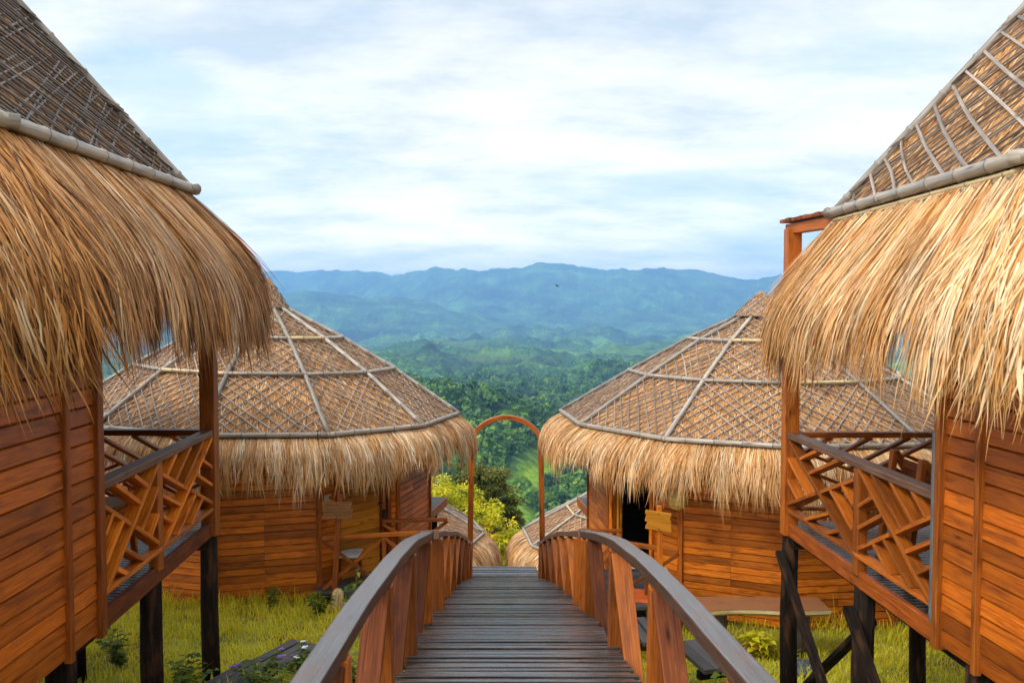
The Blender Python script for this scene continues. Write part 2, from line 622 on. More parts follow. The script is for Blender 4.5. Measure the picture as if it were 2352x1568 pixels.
M['inside'] = plain('dark_interior', (.05, .025, .012), .8)
M['metal'] = plain('dark_iron', (.02, .018, .017), .4, .7)
M['conduit'] = plain('grey_conduit', (.085, .09, .095), .45)
M['mat'] = plain('orange_doormat', (.62, .11, .012), .9, 0, .2, 40)
M['redmat'] = plain('red_doormat', (.42, .03, .015), .9, 0, .2, 40)
M['switch'] = plain('switch_plate', (.50, .38, .24), .5, 0, .05)
M['switchdark'] = plain('switch_socket', (.12, .03, .015), .5)
M['lamp'] = plain('woven_lantern', (.46, .28, .06), .6, 0, .35, 30)
M['glasstop'] = plain('pale_table_top', (.45, .47, .48), .12)
M['stone'] = plain('dark_stone', (.05, .055, .06), .6, 0, .5, 9)
M['earth'] = plain('earth', (.05, .032, .018), .95, 0, .4, 3)
M['bird'] = plain('bird_feathers', (.02, .02, .022), .8)
M['petal_purple'] = plain('purple_petal', (.34, .16, .55), .6, 0, .2)
M['petal_white'] = plain('white_petal', (.75, .75, .78), .6, 0, .05)


def leaf_mat(name, stops, trans=.35):
    m, nt, b = mat_base(name)
    c = ramp(nt, attr(nt), stops)
    L(nt, c, b.inputs['Base Color'])
    b.inputs['Roughness'].default_value = .5
    b.inputs['Specular IOR Level'].default_value = .3
    tr = N(nt, 'ShaderNodeBsdfTranslucent')
    L(nt, c, tr.inputs[0])
    mx = N(nt, 'ShaderNodeMixShader')
    mx.inputs[0].default_value = trans
    L(nt, b.outputs[0], mx.inputs[1])
    L(nt, tr.outputs[0], mx.inputs[2])
    o = [n for n in nt.nodes if n.type == 'OUTPUT_MATERIAL'][0]
    L(nt, mx.outputs[0], o.inputs[0])
    return m


M['grass'] = leaf_mat('grass_blade', [(0, (.22, .22, .010)), (.3, (.54, .50, .016)), (.6, (.72, .63, .026)), (.85, (.80, .62, .05)), (1, (.78, .54, .16))], .45)
M['weed'] = leaf_mat('weed_leaf', [(0, (.04, .085, .014)), (.5, (.12, .17, .02)), (1, (.27, .29, .03))])
M['yellow_leaf'] = leaf_mat('yellow_green_leaf', [(0, (.14, .20, .008)), (.3, (.36, .38, .012)), (.65, (.62, .57, .018)), (.9, (.74, .60, .025)), (1, (.72, .40, .04))], .4)
M['dark_leaf'] = leaf_mat('olive_leaf', [(0, (.035, .048, .006)), (.45, (.10, .11, .012)), (.8, (.21, .19, .025)), (1, (.34, .29, .06))], .25)
M['forest'] = leaf_mat('forest_leaf', [(0, (.025, .075, .012)), (.35, (.06, .15, .018)), (.65, (.12, .23, .02)), (.88, (.20, .31, .022)), (1, (.30, .36, .035))], .3)

# ------------------------------------------------------------------ land
GY = np.array([-40, -10, 0, 5, 8, 11.25, 13, 14.65, 18, 19.5, 24, 30, 40, 60, 100, 200, 400, 480, 560, 650, 720, 1000, 2000, 3500, 5000, 6500, 20000.])
GZ = np.array([-2.4, -2.5, -2.75, -3.35, -3.72, -4.12, -4.5, -5.3, -6.7, -7.4, -10.0, -14.5, -24, -42, -68, -108, -130, -116, -98, -76, -84, -135, -172, -216, -242, -250, -250.])


def ground_z(x, y):
    x, y = np.asarray(x, float), np.asarray(y, float)
    z = np.interp(y, GY, GZ)
    right = 1 / (1 + np.exp(-(x - 1.6) * 3))
    z = z - right * np.clip((y - 3) / 5, 0, 1) * .32 * np.clip((20 - y) / 6, 0, 1)
    z = z + (fbm(x * .7, y * .7, 3, 3) - .5) * .16
    return z


def SKYLINE(vx):
    xs = [-1200, 200, 610, 650, 720, 800, 830, 880, 905, 930, 950, 975, 1000, 1040, 1080, 1105, 1130, 1165, 1200, 1235, 1280, 1330, 1380, 1440, 1520, 1560, 1610, 1650, 1680, 1705, 1730, 1760, 1790, 1850, 2200, 3400]
    ys = [640, 622, 622, 621, 621, 619, 622, 626, 631, 628, 619, 617, 610, 614, 619, 617, 614, 615, 609, 603, 606, 608, 615, 616, 613, 616, 619, 629, 634, 640, 641, 634, 630, 626, 620, 640]
    return np.interp(vx, xs, ys)


def terrain():
    na, nr = 980, 560
    az = np.linspace(-.78, .78, na)
    d0, d1 = 36.0, 15500.0
    rr = d0 * (d1 / d0) ** (np.linspace(0, 1, nr))
    ta = np.tan(az)
    D, T = np.meshgrid(rr, ta, indexing='ij')
    X = D * T
    Y = D
    VX = 1176 + 1900 * T
    H = np.interp(D, GY, GZ)
    # the wooded hill below the village: crest height changes along it
    crest = np.interp(VX, [200, 800, 985, 1110, 1180, 1250, 1320, 1450, 1700, 2300], [-60, -66, -71, -70, -76, -89, -97, -88, -84, -70])
    k = np.exp(-((D - 650) / 170) ** 2)
    H = H + (crest + 76) * k
    H += (fbm(X / 90, Y / 90, 21, 4) - .5) * 26 * np.clip((D - 230) / 200, 0, 1) * np.clip((1500 - D) / 600, .25, 1)
    # rolling middle ground
    mid = np.clip((D - 800) / 900, 0, 1) * np.clip((7600 - D) / 1500, 0, 1)
    H += mid * (fbm(X / 620, Y / 620, 31, 5, .5, True) - .35) * np.interp(D, [800, 2000, 4500, 7500], [50, 95, 130, 190])
    H += mid * (fbm(X / 170, Y / 230, 37, 4, .5, True) - .35) * np.interp(D, [800, 3000, 7500], [26, 34, 46])
    # foothill ridge on the left
    e1 = np.interp(VX, [-1200, 300, 600, 650, 720, 790, 840, 900, 960, 1050, 1200, 1400, 3000], [672, 674, 678, 672, 668, 676, 682, 687, 692, 712, 742, 765, 770])
    c1 = (705 - e1) / 1900 * 7600
    t1 = np.clip((D - 5600) / 2000, 0, 1)
    f1 = np.where(D < 7600, t1 * t1 * (3 - 2 * t1), np.clip(1 - (D - 7600) / 1500, 0, 1))
    spur = fbm(X / 520 + fbm(X / 900, Y / 900, 5, 3) * 1.2, Y / 1500, 41, 5, .55, True)
    H1 = -250 + (c1 + 250) * f1 * (1 - .45 * (1 - np.abs(2 * f1 - 1)) * (1 - spur) * 1.3)
    H = np.maximum(H, np.where(f1 > 0.02, H1, -999))
    # the main range
    dc = np.interp(VX, [-1200, 700, 1080, 3400], [12400, 12200, 9900, 9900])
    c2 = (705 - SKYLINE(VX)) / 1900 * dc
    c2 = c2 - 10 + (fbm(T * 55, T * 0 + .5, 71, 5, .6) - .5) * 85
    t2 = np.clip((D - (dc - 3300)) / 3300, 0, 1)
    b2 = np.clip(1 - (D - dc) / 2600, 0, 1)
    f2 = np.where(D <= dc, t2 * t2 * (3 - 2 * t2), b2 * b2 * (3 - 2 * b2))
    spur2 = fbm(X / 760 + fbm(X / 1300, Y / 1300, 6, 3) * 1.6, Y / 2300, 51, 6, .55, True)
    H2 = -250 + (c2 + 250) * f2 * (1 - .85 * (1 - np.abs(2 * f2 - 1)) * (1 - spur2))
    H = np.maximum(H, np.where(f2 > .02, H2, -999))
    H += (fbm(X / 330 + .6 * fbm(X / 500, Y / 500, 8, 2), Y / 420, 66, 4, .55, True) - .4) * np.interp(D, [3500, 6000, 7800, 8900], [0, 85, 60, 0])
    # tree canopy relief
    can = fbm(X / 16, Y / 16, 61, 2) - .5
    H += can * np.interp(D, [36, 300, 500, 1600, 3500], [.4, 2, 5, 8, 0])
    verts = np.stack([X, Y, H], -1).reshape(-1, 3)
    i = (np.arange(nr - 1) * na)[:, None] + np.arange(na - 1)[None, :]
    quads = np.stack([i, i + 1, i + na + 1, i + na], -1).reshape(-1, 4)
    # land cover: 1 = open grass
    clr = np.clip(1.15 - np.abs((T - .016 - .0002 * (D - 480) + .012 * np.sin(D / 24)) / (.024)), 0, 1) * (D > 405) * (D < 580)
    patch = fbm(X / 420, Y / 300, 81, 4)
    clr = np.maximum(clr, .30 * np.clip((patch - .64) * 9, 0, 1) * (D > 1500) * (D < 5500))
    return verts, quads, clr.reshape(-1), X, Y, D, T, H


tv, tq, tclr, TX, TY, TD, TT, TH = terrain()


def hills_mat():
    m, nt, b = mat_base('hill_cover')
    a = N(nt, 'ShaderNodeAttribute')
    a.attribute_name = 'open'
    geo = N(nt, 'ShaderNodeNewGeometry')
    n1 = N(nt, 'ShaderNodeTexNoise')
    n1.inputs['Scale'].default_value = .006
    n1.inputs['Detail'].default_value = 8
    L(nt, geo.outputs['Position'], n1.inputs['Vector'])
    vo = N(nt, 'ShaderNodeTexVoronoi')
    vo.inputs['Scale'].default_value = .085
    L(nt, geo.outputs['Position'], vo.inputs['Vector'])
    n3 = N(nt, 'ShaderNodeTexNoise')
    n3.inputs['Scale'].default_value = .25
    n3.inputs['Detail'].default_value = 6
    L(nt, geo.outputs['Position'], n3.inputs['Vector'])
    c = ramp(nt, n1.outputs[0], [(.3, (.018, .052, .014)), (.5, (.036, .090, .018)), (.68, (.070, .135, .024))])
    c = mixc(nt, 1.0, c, ramp(nt, vo.outputs['Color'], [(.1, .55), (.9, 1.45)]), 'MULTIPLY')
    n5 = N(nt, 'ShaderNodeTexNoise')
    n5.inputs['Scale'].default_value = .0022
    n5.inputs['Detail'].default_value = 9
    n5.inputs['Roughness'].default_value = .7
    L(nt, geo.outputs['Position'], n5.inputs['Vector'])
    c = mixc(nt, 1.0, c, ramp(nt, n5.outputs[0], [(.38, .30), (.60, 1.7)]), 'MULTIPLY')
    g = ramp(nt, n3.outputs[0], [(.3, (.06, .14, .010)), (.5, (.14, .24, .014)), (.7, (.24, .29, .03))])
    c = mixc(nt, a.outputs['Fac'], c, g)
    # a few bare tracks and clearings in the valley
    n4 = N(nt, 'ShaderNodeTexNoise')
    n4.inputs['Scale'].default_value = .0042
    n4.inputs['Detail'].default_value = 7
    n4.inputs['Roughness'].default_value = .65
    L(nt, geo.outputs['Position'], n4.inputs['Vector'])
    c = mixc(nt, ramp(nt, n4.outputs[0], [(.70, 0), (.73, .8)]), c, (.30, .20, .12))
    L(nt, c, b.inputs['Base Color'])
    b.inputs['Roughness'].default_value = .9
    b.inputs['Specular IOR Level'].default_value = .1
    bp = N(nt, 'ShaderNodeBump')
    bp.inputs['Strength'].default_value = 1
    bp.inputs['Distance'].default_value = 7
    hgt = math_node(nt, 'SUBTRACT', 1.0, vo.outputs['Distance'])
    L(nt, math_node(nt, 'MULTIPLY', hgt, math_node(nt, 'SUBTRACT', 1.0, a.outputs['Fac'])), bp.inputs['Height'])
    L(nt, bp.outputs[0], b.inputs['Normal'])
    return m


hills = np_mesh('hills', tv, tq, None, hills_mat(), None, True)
oa = hills.data.attributes.new('open', 'FLOAT', 'POINT')
oa.data.foreach_set('value', tclr.astype(np.float32))
tag(hills, kind='structure')


def near_ground():
    nx, ny = 180, 160
    xs = np.linspace(-36, 36, nx)
    ys = np.linspace(-32, 40, ny)
    X, Y = np.meshgrid(xs, ys)
    Z = ground_z(X, Y)
    v = np.stack([X, Y, Z], -1).reshape(-1, 3)
    i = (np.arange(ny - 1) * nx)[:, None] + np.arange(nx - 1)[None, :]
    q = np.stack([i, i + 1, i + nx + 1, i + nx], -1).reshape(-1, 4)
    m, nt, b = mat_base('grassy_soil')
    geo = N(nt, 'ShaderNodeNewGeometry')
    n1 = N(nt, 'ShaderNodeTexNoise')
    n1.inputs['Scale'].default_value = 1.7
    n1.inputs['Detail'].default_value = 7
    L(nt, geo.outputs['Position'], n1.inputs['Vector'])
    c = ramp(nt, n1.outputs[0], [(.3, (.10, .065, .014)), (.5, (.23, .22, .014)), (.7, (.37, .34, .022))])
    L(nt, c, b.inputs['Base Color'])
    b.inputs['Roughness'].default_value = .95
    return tag(np_mesh('ground', v, q, None, m, None, True), kind='structure')


near_ground()

# ------------------------------------------------------------------ forest on the hillside (reads as one mass)


def scatter_forest():
    rng = np.random.default_rng(11)
    n = 9000
    # even in picture area rather than in ground area, thinning with distance
    d = 330 * (1750 / 330) ** rng.random(n)
    t = rng.uniform(-.40, .40, n)
    keep = np.abs(t) < np.interp(d, [330, 1750], [.40, .40])
    d, t = d[keep], t[keep]
    dens = fbm(d * t / 60, d / 60, 91, 3)
    clr = np.clip(1.15 - np.abs((t - .016 - .0002 * (d - 480) + .012 * np.sin(d / 24)) / .024), 0, 1) * (d > 405) * (d < 580)
    keep = (dens > .33) & (clr < .05 + .9 * (rng.random(len(d)) < .10))
    d, t = d[keep], t[keep]
    x, y = d * t, d
    # height from the terrain grid
    nr, na = TD.shape
    ri = np.clip(np.round(np.log(d / 36.0) / math.log(15500 / 36.0) * (nr - 1)).astype(int), 0, nr - 1)
    ai = np.clip(np.round((np.arctan(t) + .78) / 1.56 * (na - 1)).astype(int), 0, na - 1)
    z = TH[ri, ai]
    rad = rng.uniform(2.2, 5.2, len(d)) * np.interp(d, [330, 700, 1750], [.85, 1.1, 1.5])
    hgt = rad * rng.uniform(.8, 1.5, len(d))
    K = 64
    n = len(d)
    # leaf clumps over a lumpy upper ellipsoid
    u = rng.normal(size=(n, K, 3))
    u /= np.linalg.norm(u, axis=2, keepdims=True)
    u[:, :, 2] = np.abs(u[:, :, 2]) * 1.15 - .25
    lump = .75 + .5 * rng.random((n, K, 1))
    c = u * lump * np.stack([rad, rad, hgt], -1)[:, None, :]
    c += np.stack([x, y, z + hgt * .8], -1)[:, None, :]
    q = rng.normal(size=(n, K, 3)) * .7 + u
    q /= np.linalg.norm(q, axis=2, keepdims=True)
    a = np.cross(q, rng.normal(size=(n, K, 3)))
    a /= np.linalg.norm(a, axis=2, keepdims=True)
    b = np.cross(q, a)
    s = (rad[:, None] * rng.uniform(.16, .36, (n, K)))[..., None]
    v = np.stack([c - a * s - b * s * .7, c + a * s - b * s * .8, c + a * s * .8 + b * s, c - a * s * .9 + b * s * .8], 2).reshape(-1, 3)
    f = np.arange(n * K * 4).reshape(-1, 4)
    tone = rng.random(n) ** 1.5 * .75 + .02
    r = np.clip(tone[:, None] + rng.normal(size=(n, K)) * .10, 0, 1).reshape(-1)
    o = np_mesh('forest', v, f, r, M['forest'])
    tag(o, 'dense green jungle covering the hillside below the arch', 'forest', kind='stuff')


scatter_forest()

# ------------------------------------------------------------------ roofs


def inside_quad_clip(poly, p, d):
    """clip the line p + t d to a convex polygon (2-D); returns (t0, t1) or None"""
    t0, t1 = -1e9, 1e9
    n = len(poly)
    cx = sum(q[0] for q in poly) / n
    cy = sum(q[1] for q in poly) / n
    for i in range(n):
        a, b = poly[i], poly[(i + 1) % n]
        nx, ny = -(b[1] - a[1]), b[0] - a[0]
        if nx * (cx - a[0]) + ny * (cy - a[1]) < 0:
            nx, ny = -nx, -ny
        den = nx * d[0] + ny * d[1]
        num = nx * (a[0] - p[0]) + ny * (a[1] - p[1])
        if abs(den) < 1e-9:
            if num > 0:
                return None
            continue
        t = num / den
        if den > 0:
            t0 = max(t0, t)
        else:
            t1 = min(t1, t)
    return (t0, t1) if t1 - t0 > .06 else None


def facet_frame(A, B, C, D):
    ex = (B - A).normalized()
    n = ex.cross(D - A).normalized()
    if n.z < 0:
        n = -n
    ey = n.cross(ex)
    if ey.dot(D - A) < 0:
        ey = -ey
    return ex, ey, n


def lattice(mb, A, B, C, D, spacing, ang, w, h, off, miss=.02, wob=.01, fw=(1, 1), fs=(1, 1), da_=0):
    ex, ey, n = facet_frame(A, B, C, D)
    poly = [((q - A).dot(ex), (q - A).dot(ey)) for q in (A, B, C, D)]
    for fam, a in ((0, ang + da_ if fw[0] >= fw[1] else ang - da_), (1, -ang + da_ if fw[0] >= fw[1] else -ang - da_)):
        d = (math.cos(a), math.sin(a))
        pr = (-d[1], d[0])
        vals = [q[0] * pr[0] + q[1] * pr[1] for q in poly]
        sp_ = spacing * fs[fam]
        o = min(vals) + sp_ * random.uniform(.2, .6)
        while o < max(vals):
            oo = o + random.uniform(-.12, .12) * sp_
            o += sp_
            if random.random() < miss:
                continue
            da = random.uniform(-.03, .03)
            dd = (d[0] * math.cos(da) - d[1] * math.sin(da), d[0] * math.sin(da) + d[1] * math.cos(da))
            p = (pr[0] * oo, pr[1] * oo)
            mid = (sum(q[0] for q in poly) / 4, sum(q[1] for q in poly) / 4)
            k = (mid[0] - p[0]) * d[0] + (mid[1] - p[1]) * d[1]
            p = (p[0] + d[0] * k, p[1] + d[1] * k)
            tt = inside_quad_clip(poly, p, dd)
            if not tt:
                continue
            nseg = max(2, int((tt[1] - tt[0]) / .35) + 1)
            pts = []
            bow = random.uniform(-1, 1) * wob * 2
            for i in range(nseg + 1):
                u = i / nseg
                t = tt[0] + (tt[1] - tt[0]) * u
                bw = bow * math.sin(u * math.pi)
                x = p[0] + dd[0] * t + pr[0] * bw
                y = p[1] + dd[1] * t + pr[1] * bw
                pts.append(A + ex * x + ey * y + n * (off + fam * h * .7 + random.uniform(-.3, .3) * wob))
            mb.path(pts, w * fw[fam] * random.uniform(.75, 1.2), h, n, random.random())


def roof_surface(mb_v, mb_f, mb_uv, A, B, C, D, nu, nv, amp):
    """noisy thatch sheet over one facet, appended to the lists"""
    ex, ey, n = facet_frame(A, B, C, D)
    b = len(mb_v)
    for j in range(nv + 1):
        v = j / nv
        l, r = A.lerp(D, v), B.lerp(C, v)
        for i in range(nu + 1):
            p = l.lerp(r, i / nu)
            k = 0 if i in (0, nu) or j in (0, nv) else (random.random() - .5) * amp
            mb_v.append(tuple(p + n * k))
    for j in range(nv):
        for i in range(nu):
            q = b + j * (nu + 1) + i
            mb_f.append((q, q + 1, q + nu + 2, q + nu + 1))
            for pt in mb_f[-1]:
                pp = Vector(mb_v[pt]) - A
                mb_uv.append((pp.dot(ex) + b * .013, pp.dot(ey)))


def surface_straw(A, B, C, D, per_m2, length, width, lift, rng, smin=0):
    ex, ey, n = facet_frame(A, B, C, D)
    area = ((B - A).length + (C - D).length) / 2 * abs((D - A).dot(ey))
    N_ = max(6, int(area * per_m2))
    u, v = rng.random(N_), rng.random(N_) ** .9
    A_, B_, C_, D_ = [np.array(q) for q in (A, B, C, D)]
    p0 = (A_[None] * (1 - u)[:, None] + B_[None] * u[:, None]) * (1 - v)[:, None] + (D_[None] * (1 - u)[:, None] + C_[None] * u[:, None]) * v[:, None]
    dn = -np.array(ey)
    ln = length * rng.uniform(.5, 1.2, N_)
    av = v * abs((D - A).dot(ey))
    ln = np.minimum(ln, av + .05)
    side = np.array(ex)
    k = 4
    tt = np.linspace(0, 1, k)
    jit = rng.normal(size=N_) * .22
    P_ = p0[:, None, :] + dn[None, None, :] * (ln[:, None] * tt[None])[..., None] + side[None, None, :] * ((jit * ln)[:, None] * tt[None] ** 1.2)[..., None]
    lf = lift * rng.uniform(.2, 1, N_)
    P_ += np.array(n)[None, None, :] * (.004 + lf[:, None] * np.sin(tt * 2.3)[None])[..., None]
    W = width * rng.uniform(.6, 1.4, N_)
    return strands(P_, W, np.clip(rng.normal(.55, .25, N_), 0, 1), np.repeat(side[None], N_, 0), .5)


def skirt(ring, closed, cx, cy, O, DR, lin, per_m, width, seed, jag=.16, clump=.11, ranges=None, thick=.07, pull=.62, smax=1.0, ex=1.9, lean=0, wild=.07, prof=None, sparse=.0):
    """hanging straw fringe below a ring of eave points"""
    rng = np.random.default_rng(seed)
    n = len(ring)
    parts = []
    vn = []
    for i in range(n):
        q = np.array([ring[i].x - cx, ring[i].y - cy])
        vn.append(q / np.linalg.norm(q))
    for i in range(n if closed else n - 1):
        if ranges is not None and i not in ranges:
            dens = per_m * .22
        else:
            dens = per_m
        a, b = np.array(ring[i]), np.array(ring[(i + 1) % n])
        ln = np.linalg.norm(b - a)
        m = int(ln * dens)
        if m < 3:
            continue
        t = rng.random(m)
        s0 = rng.uniform(0, 1, m) ** 1.25 * .86
        s0[: m // 5] = rng.uniform(0, .06, m // 5)
        cl = np.floor(t * ln / clump + rng.normal(size=m) * .25)
        jg = _hash(cl, cl * 0 + i, seed) - .5
        jg2 = _hash(np.floor(t * ln / (clump * 3.3)), cl * 0 + i, seed + 5) - .5
        smx = smax + jag * (jg * 1.2 + jg2 * 1.0 + rng.normal(size=m) * .35)
        smx = smx * (1 - sparse * rng.random(m) ** 1.4)
        s1 = np.minimum(s0 + rng.uniform(.32, .62, m), smx)
        ok = s1 > s0 + .10
        t, s0, s1, cl = t[ok], s0[ok], s1[ok], cl[ok]
        m = len(t)
        k = 6
        u = np.linspace(0, 1, k)
        s = s0[:, None] + (s1 - s0)[:, None] * u[None]
        sc = np.clip(s, 0, 1)
        outw = O * (1 - (1 - sc) ** ex) - np.clip(s - 1, 0, 1) * .05
        drop = DR * (lin * s + (1 - lin) * s * s)
        if prof is not None:
            pq = np.array(prof)
            cl_ = np.concatenate([[0], np.cumsum(np.hypot(*np.diff(pq, axis=0).T))])
            cl_ /= cl_[-1]
            se = np.clip(s, 0, 1)
            e_ = .05
            outw = sum(np.interp(np.clip(se + q_, 0, 1), cl_, pq[:, 0]) for q_ in (-2 * e_, -e_, 0, e_, 2 * e_)) / 5
            drop = sum(np.interp(np.clip(se + q_, 0, 1), cl_, pq[:, 1]) for q_ in (-2 * e_, -e_, 0, e_, 2 * e_)) / 5 + np.clip(s - 1, 0, 1) * cl_[-1] * 1.4
        lay = thick * rng.random(m)
        outw = outw + (lay[:, None] + .0) * (.25 + .75 * np.minimum(s * 2, 1)) + rng.normal(size=(m, 1)) * .018 * u[None] ** 2
        nvec = vn[i][None] * (1 - t)[:, None] + vn[(i + 1) % n][None] * t[:, None]
        nvec /= np.linalg.norm(nvec, axis=1, keepdims=True)
        tang = (b - a)[:2] / np.linalg.norm((b - a)[:2])
        base = a[None] * (1 - t)[:, None] + b[None] * t[:, None]
        cc = (np.floor(t * ln / clump) + .5) * clump - t * ln
        cc = cc * pull + rng.normal(size=m) * .035
        drift = rng.normal(size=m) * wild * np.where(rng.random(m) < .14, 2.6, 1)
        lat = cc[:, None] * np.clip((s - .45) / .55, 0, 1.2) ** 1.5 + drift[:, None] * (s - s0[:, None])
        wave = rng.normal(size=(m, 1)) * .007 * np.sin(u * 5)[None]
        cd_ = _hash(np.floor(t * ln / (clump * 1.7) + rng.normal(size=m) * .3), cl * 0 + 11 + i, seed + 21) - .5
        lat = lat + wave + (cd_ * wild * 3.2)[:, None] * (s - s0[:, None]) ** 1.3
        X = base[:, 0][:, None] + nvec[:, 0][:, None] * outw + tang[0] * lat
        Y = base[:, 1][:, None] + nvec[:, 1][:, None] * outw + tang[1] * lat + lean * (s - s0[:, None]) * (s * .6 + .7)
        Z = base[:, 2][:, None] - drop + lay[:, None] * .35 - .03
        Pt = np.stack([X, Y, Z], -1)
        sd_ = np.repeat(np.array([tang[0], tang[1], 0])[None], m, 0)
        W = width * rng.uniform(.5, 1.4, m) * np.where(rng.random(m) < .08, 1.9, 1)
        cj = _hash(cl, cl * 0 + 3 + i, seed + 9)
        r = np.clip(.02 + .72 * rng.random(m) + .40 * (cj - .5) + .34 * lay / max(thick, 1e-6), 0, 1)
        parts.append(strands(Pt, W, r, sd_, .8))
    return cat_meshes(parts)


def bamboo(a, b, rad, sag=0, node=.34, ext=0.0):
    """one bamboo pole as a MB with swollen nodes"""
    mb = MB()
    a, b = Vector(a), Vector(b)
    d = (b - a).normalized()
    a, b = a - d * ext, b + d * ext
    ln = (b - a).length
    pts, rr = [], []
    x = 0.0
    nxt = random.uniform(.1, node)
    stops = [0]
    while nxt < ln - .05:
        stops += [nxt - .022, nxt - .008, nxt + .008, nxt + .022]
        nxt += node * random.uniform(.75, 1.25)
    stops.append(ln)
    stops = sorted(set(x for x in stops if 0 <= x <= ln))
    for i, x in enumerate(stops):
        pts.append(a + d * x + Vector((0, 0, -sag * math.sin(math.pi * x / ln))))
        ph = (i % 4)
        rr.append(rad * (1.16 if 0 < i < len(stops) - 1 and ph in (2, 3) else 1.0))
    base_r = random.uniform(.45, 1)
    mb.tube(pts, rr, 8, base_r, True, [0.0 if i % 4 == 2 else base_r for i in range(len(pts) - 1)])
    return mb


def polyline_bamboo(pts, rad):
    mb = MB()
    P_, rr = [], []
    for i in range(len(pts) - 1):
        a, b = Vector(pts[i]), Vector(pts[i + 1])
        ln = (b - a).length
        k = max(1, int(ln / .33))
        for j in range(k):
            t = (j + .5) / k
            if j == 0:
                P_.append(a)
                rr.append(rad)
            for dt, s_ in ((-.012, 1), (-.004, 1.2), (.004, 1.2), (.012, 1)):
                P_.append(a.lerp(b, min(max(t + dt / ln * 1.6, .01), .99)))
                rr.append(rad * s_)
    P_.append(Vector(pts[-1]))
    rr.append(rad * .9)
    mb.tube(P_, rr, 8, None)
    return mb


def make_roof(root, cx, cy, Rs, zs, angs, apex, straw, roofm, tilt=0, lat_sp=.15, visible=None, skirt_p=None, straw_density=420, seed=1, pole=.036, cap_sp=.09, only_lat=None, first_gap=0):
    """many-sided thatched roof: rings of bamboo, ribs, lattice, straw, fringe"""
    n = len(angs)
    rng = np.random.default_rng(seed)

    def rv(k, i):
        a = angs[i % n]
        x = Rs[k] * math.sin(a)
        return Vector((cx + x, cy - Rs[k] * math.cos(a), zs[k] - tilt * x))

    v, f, uv = [], [], []
    lat = MB()
    sparts = []
    apexp = Vector((cx, cy, apex))
    for i in range(n):
        vis = visible is None or i in visible
        for k in range(len(Rs) - 1):
            A, B, C, D = rv(k, i), rv(k, i + 1), rv(k + 1, i + 1), rv(k + 1, i)
            roof_surface(v, f, uv, A, B, C, D, 9, 8, .03)
            sparts.append(surface_straw(A, B, C, D, straw_density if vis else straw_density * .12, .26, .008, .016, rng))
            if vis:
                lattice(lat, A, B, C, D, lat_sp * random.uniform(.95, 1.08), R(48), .014, .011, .030, .02, .012)
        A, B = rv(len(Rs) - 1, i), rv(len(Rs) - 1, i + 1)
        cc_ = Vector((cx, cy, zs[-1]))
        A2, B2 = cc_ + (A - cc_) * 1.38 + V(0, 0, .03), cc_ + (B - cc_) * 1.38 + V(0, 0, .03)
        C2, D2 = apexp + (B2 - apexp) * .04, apexp + (A2 - apexp) * .04
        roof_surface(v, f, uv, A2, B2, C2, D2, 3, 4, .0)
        lattice(lat, A2, B2, C2, D2, cap_sp, R(52), .017, .008, .012, 0)
    # underside, one hand lower
    nb = len(v)
    ring0 = [rv(0, i) for i in range(n)]
    for p in ring0:
        v.append((p.x, p.y, p.z - .10))
    v.append((cx, cy, zs[-1] - .45))
    for i in range(n):
        f.append((nb + (i + 1) % n, nb + i, nb + n))
        uv.extend([(0, 0), (1, 0), (.5, 2)])
    me = bpy.data.meshes.new('roof')
    me.from_pydata(v, [], f)
    u = me.uv_layers.new(name='UVMap')
    u.data.foreach_set('uv', np.array(uv, dtype=np.float32).ravel())
    roof = link_mesh('roof', me, roofm, root)
    V_, Q_, R_ = cat_meshes(sparts)
    np_mesh('roof_straw', V_, Q_, R_, straw, roof)
    lat.build('lattice', M['batten'], roof)
    for k in range(len(Rs)):
        for i in range(n):
            a, b = rv(k, i), rv(k, i + 1)
            outv = Vector((a.x + b.x - 2 * cx, a.y + b.y - 2 * cy, 0)).normalized()
            o = outv * .03 + Vector((0, 0, .045 if k else .025))
            tone = 'bamboo_pale' if random.random() < .45 and k else 'bamboo'
            bamboo(a + o, b + o, pole * (1 if k == 0 else .82), .0, .34, .03 if k < len(Rs) - 1 else .01).build('bamboo_pole', M[tone], roof, True)
    for i in range(n):
        pts = [rv(k, i) + Vector((0, 0, .052)) for k in range(len(Rs))]
        d = (pts[0] - pts[1]).normalized()
        pts[0] = pts[0] + d * .03
        polyline_bamboo(pts, pole * .92).build('rib_pole', M['bamboo'], roof, True)
    if visible and straw_density > 400:
        for i in visible:
            a, b = rv(0, i), rv(0, i + 1)
            o = Vector((a.x + b.x - 2 * cx, a.y + b.y - 2 * cy, 0)).normalized()
            for j in range(9):
                mb = MB()
                q = a.lerp(b, (j + .5 + random.uniform(-.3, .3)) / 9) + o * .05 + V(0, 0, -.03)
                mb.beam(q - o * .06, q + o * random.uniform(.02, .05) + V(0, 0, -.02), .018, .014)
                mb.build('batten_end', M['bamboo_pale'], roof)
    if skirt_p:
        V_, Q_, R_ = skirt(ring0, True, cx, cy, **skirt_p)
        np_mesh('thatch_fringe', V_, Q_, R_, straw, root)
    return ring0


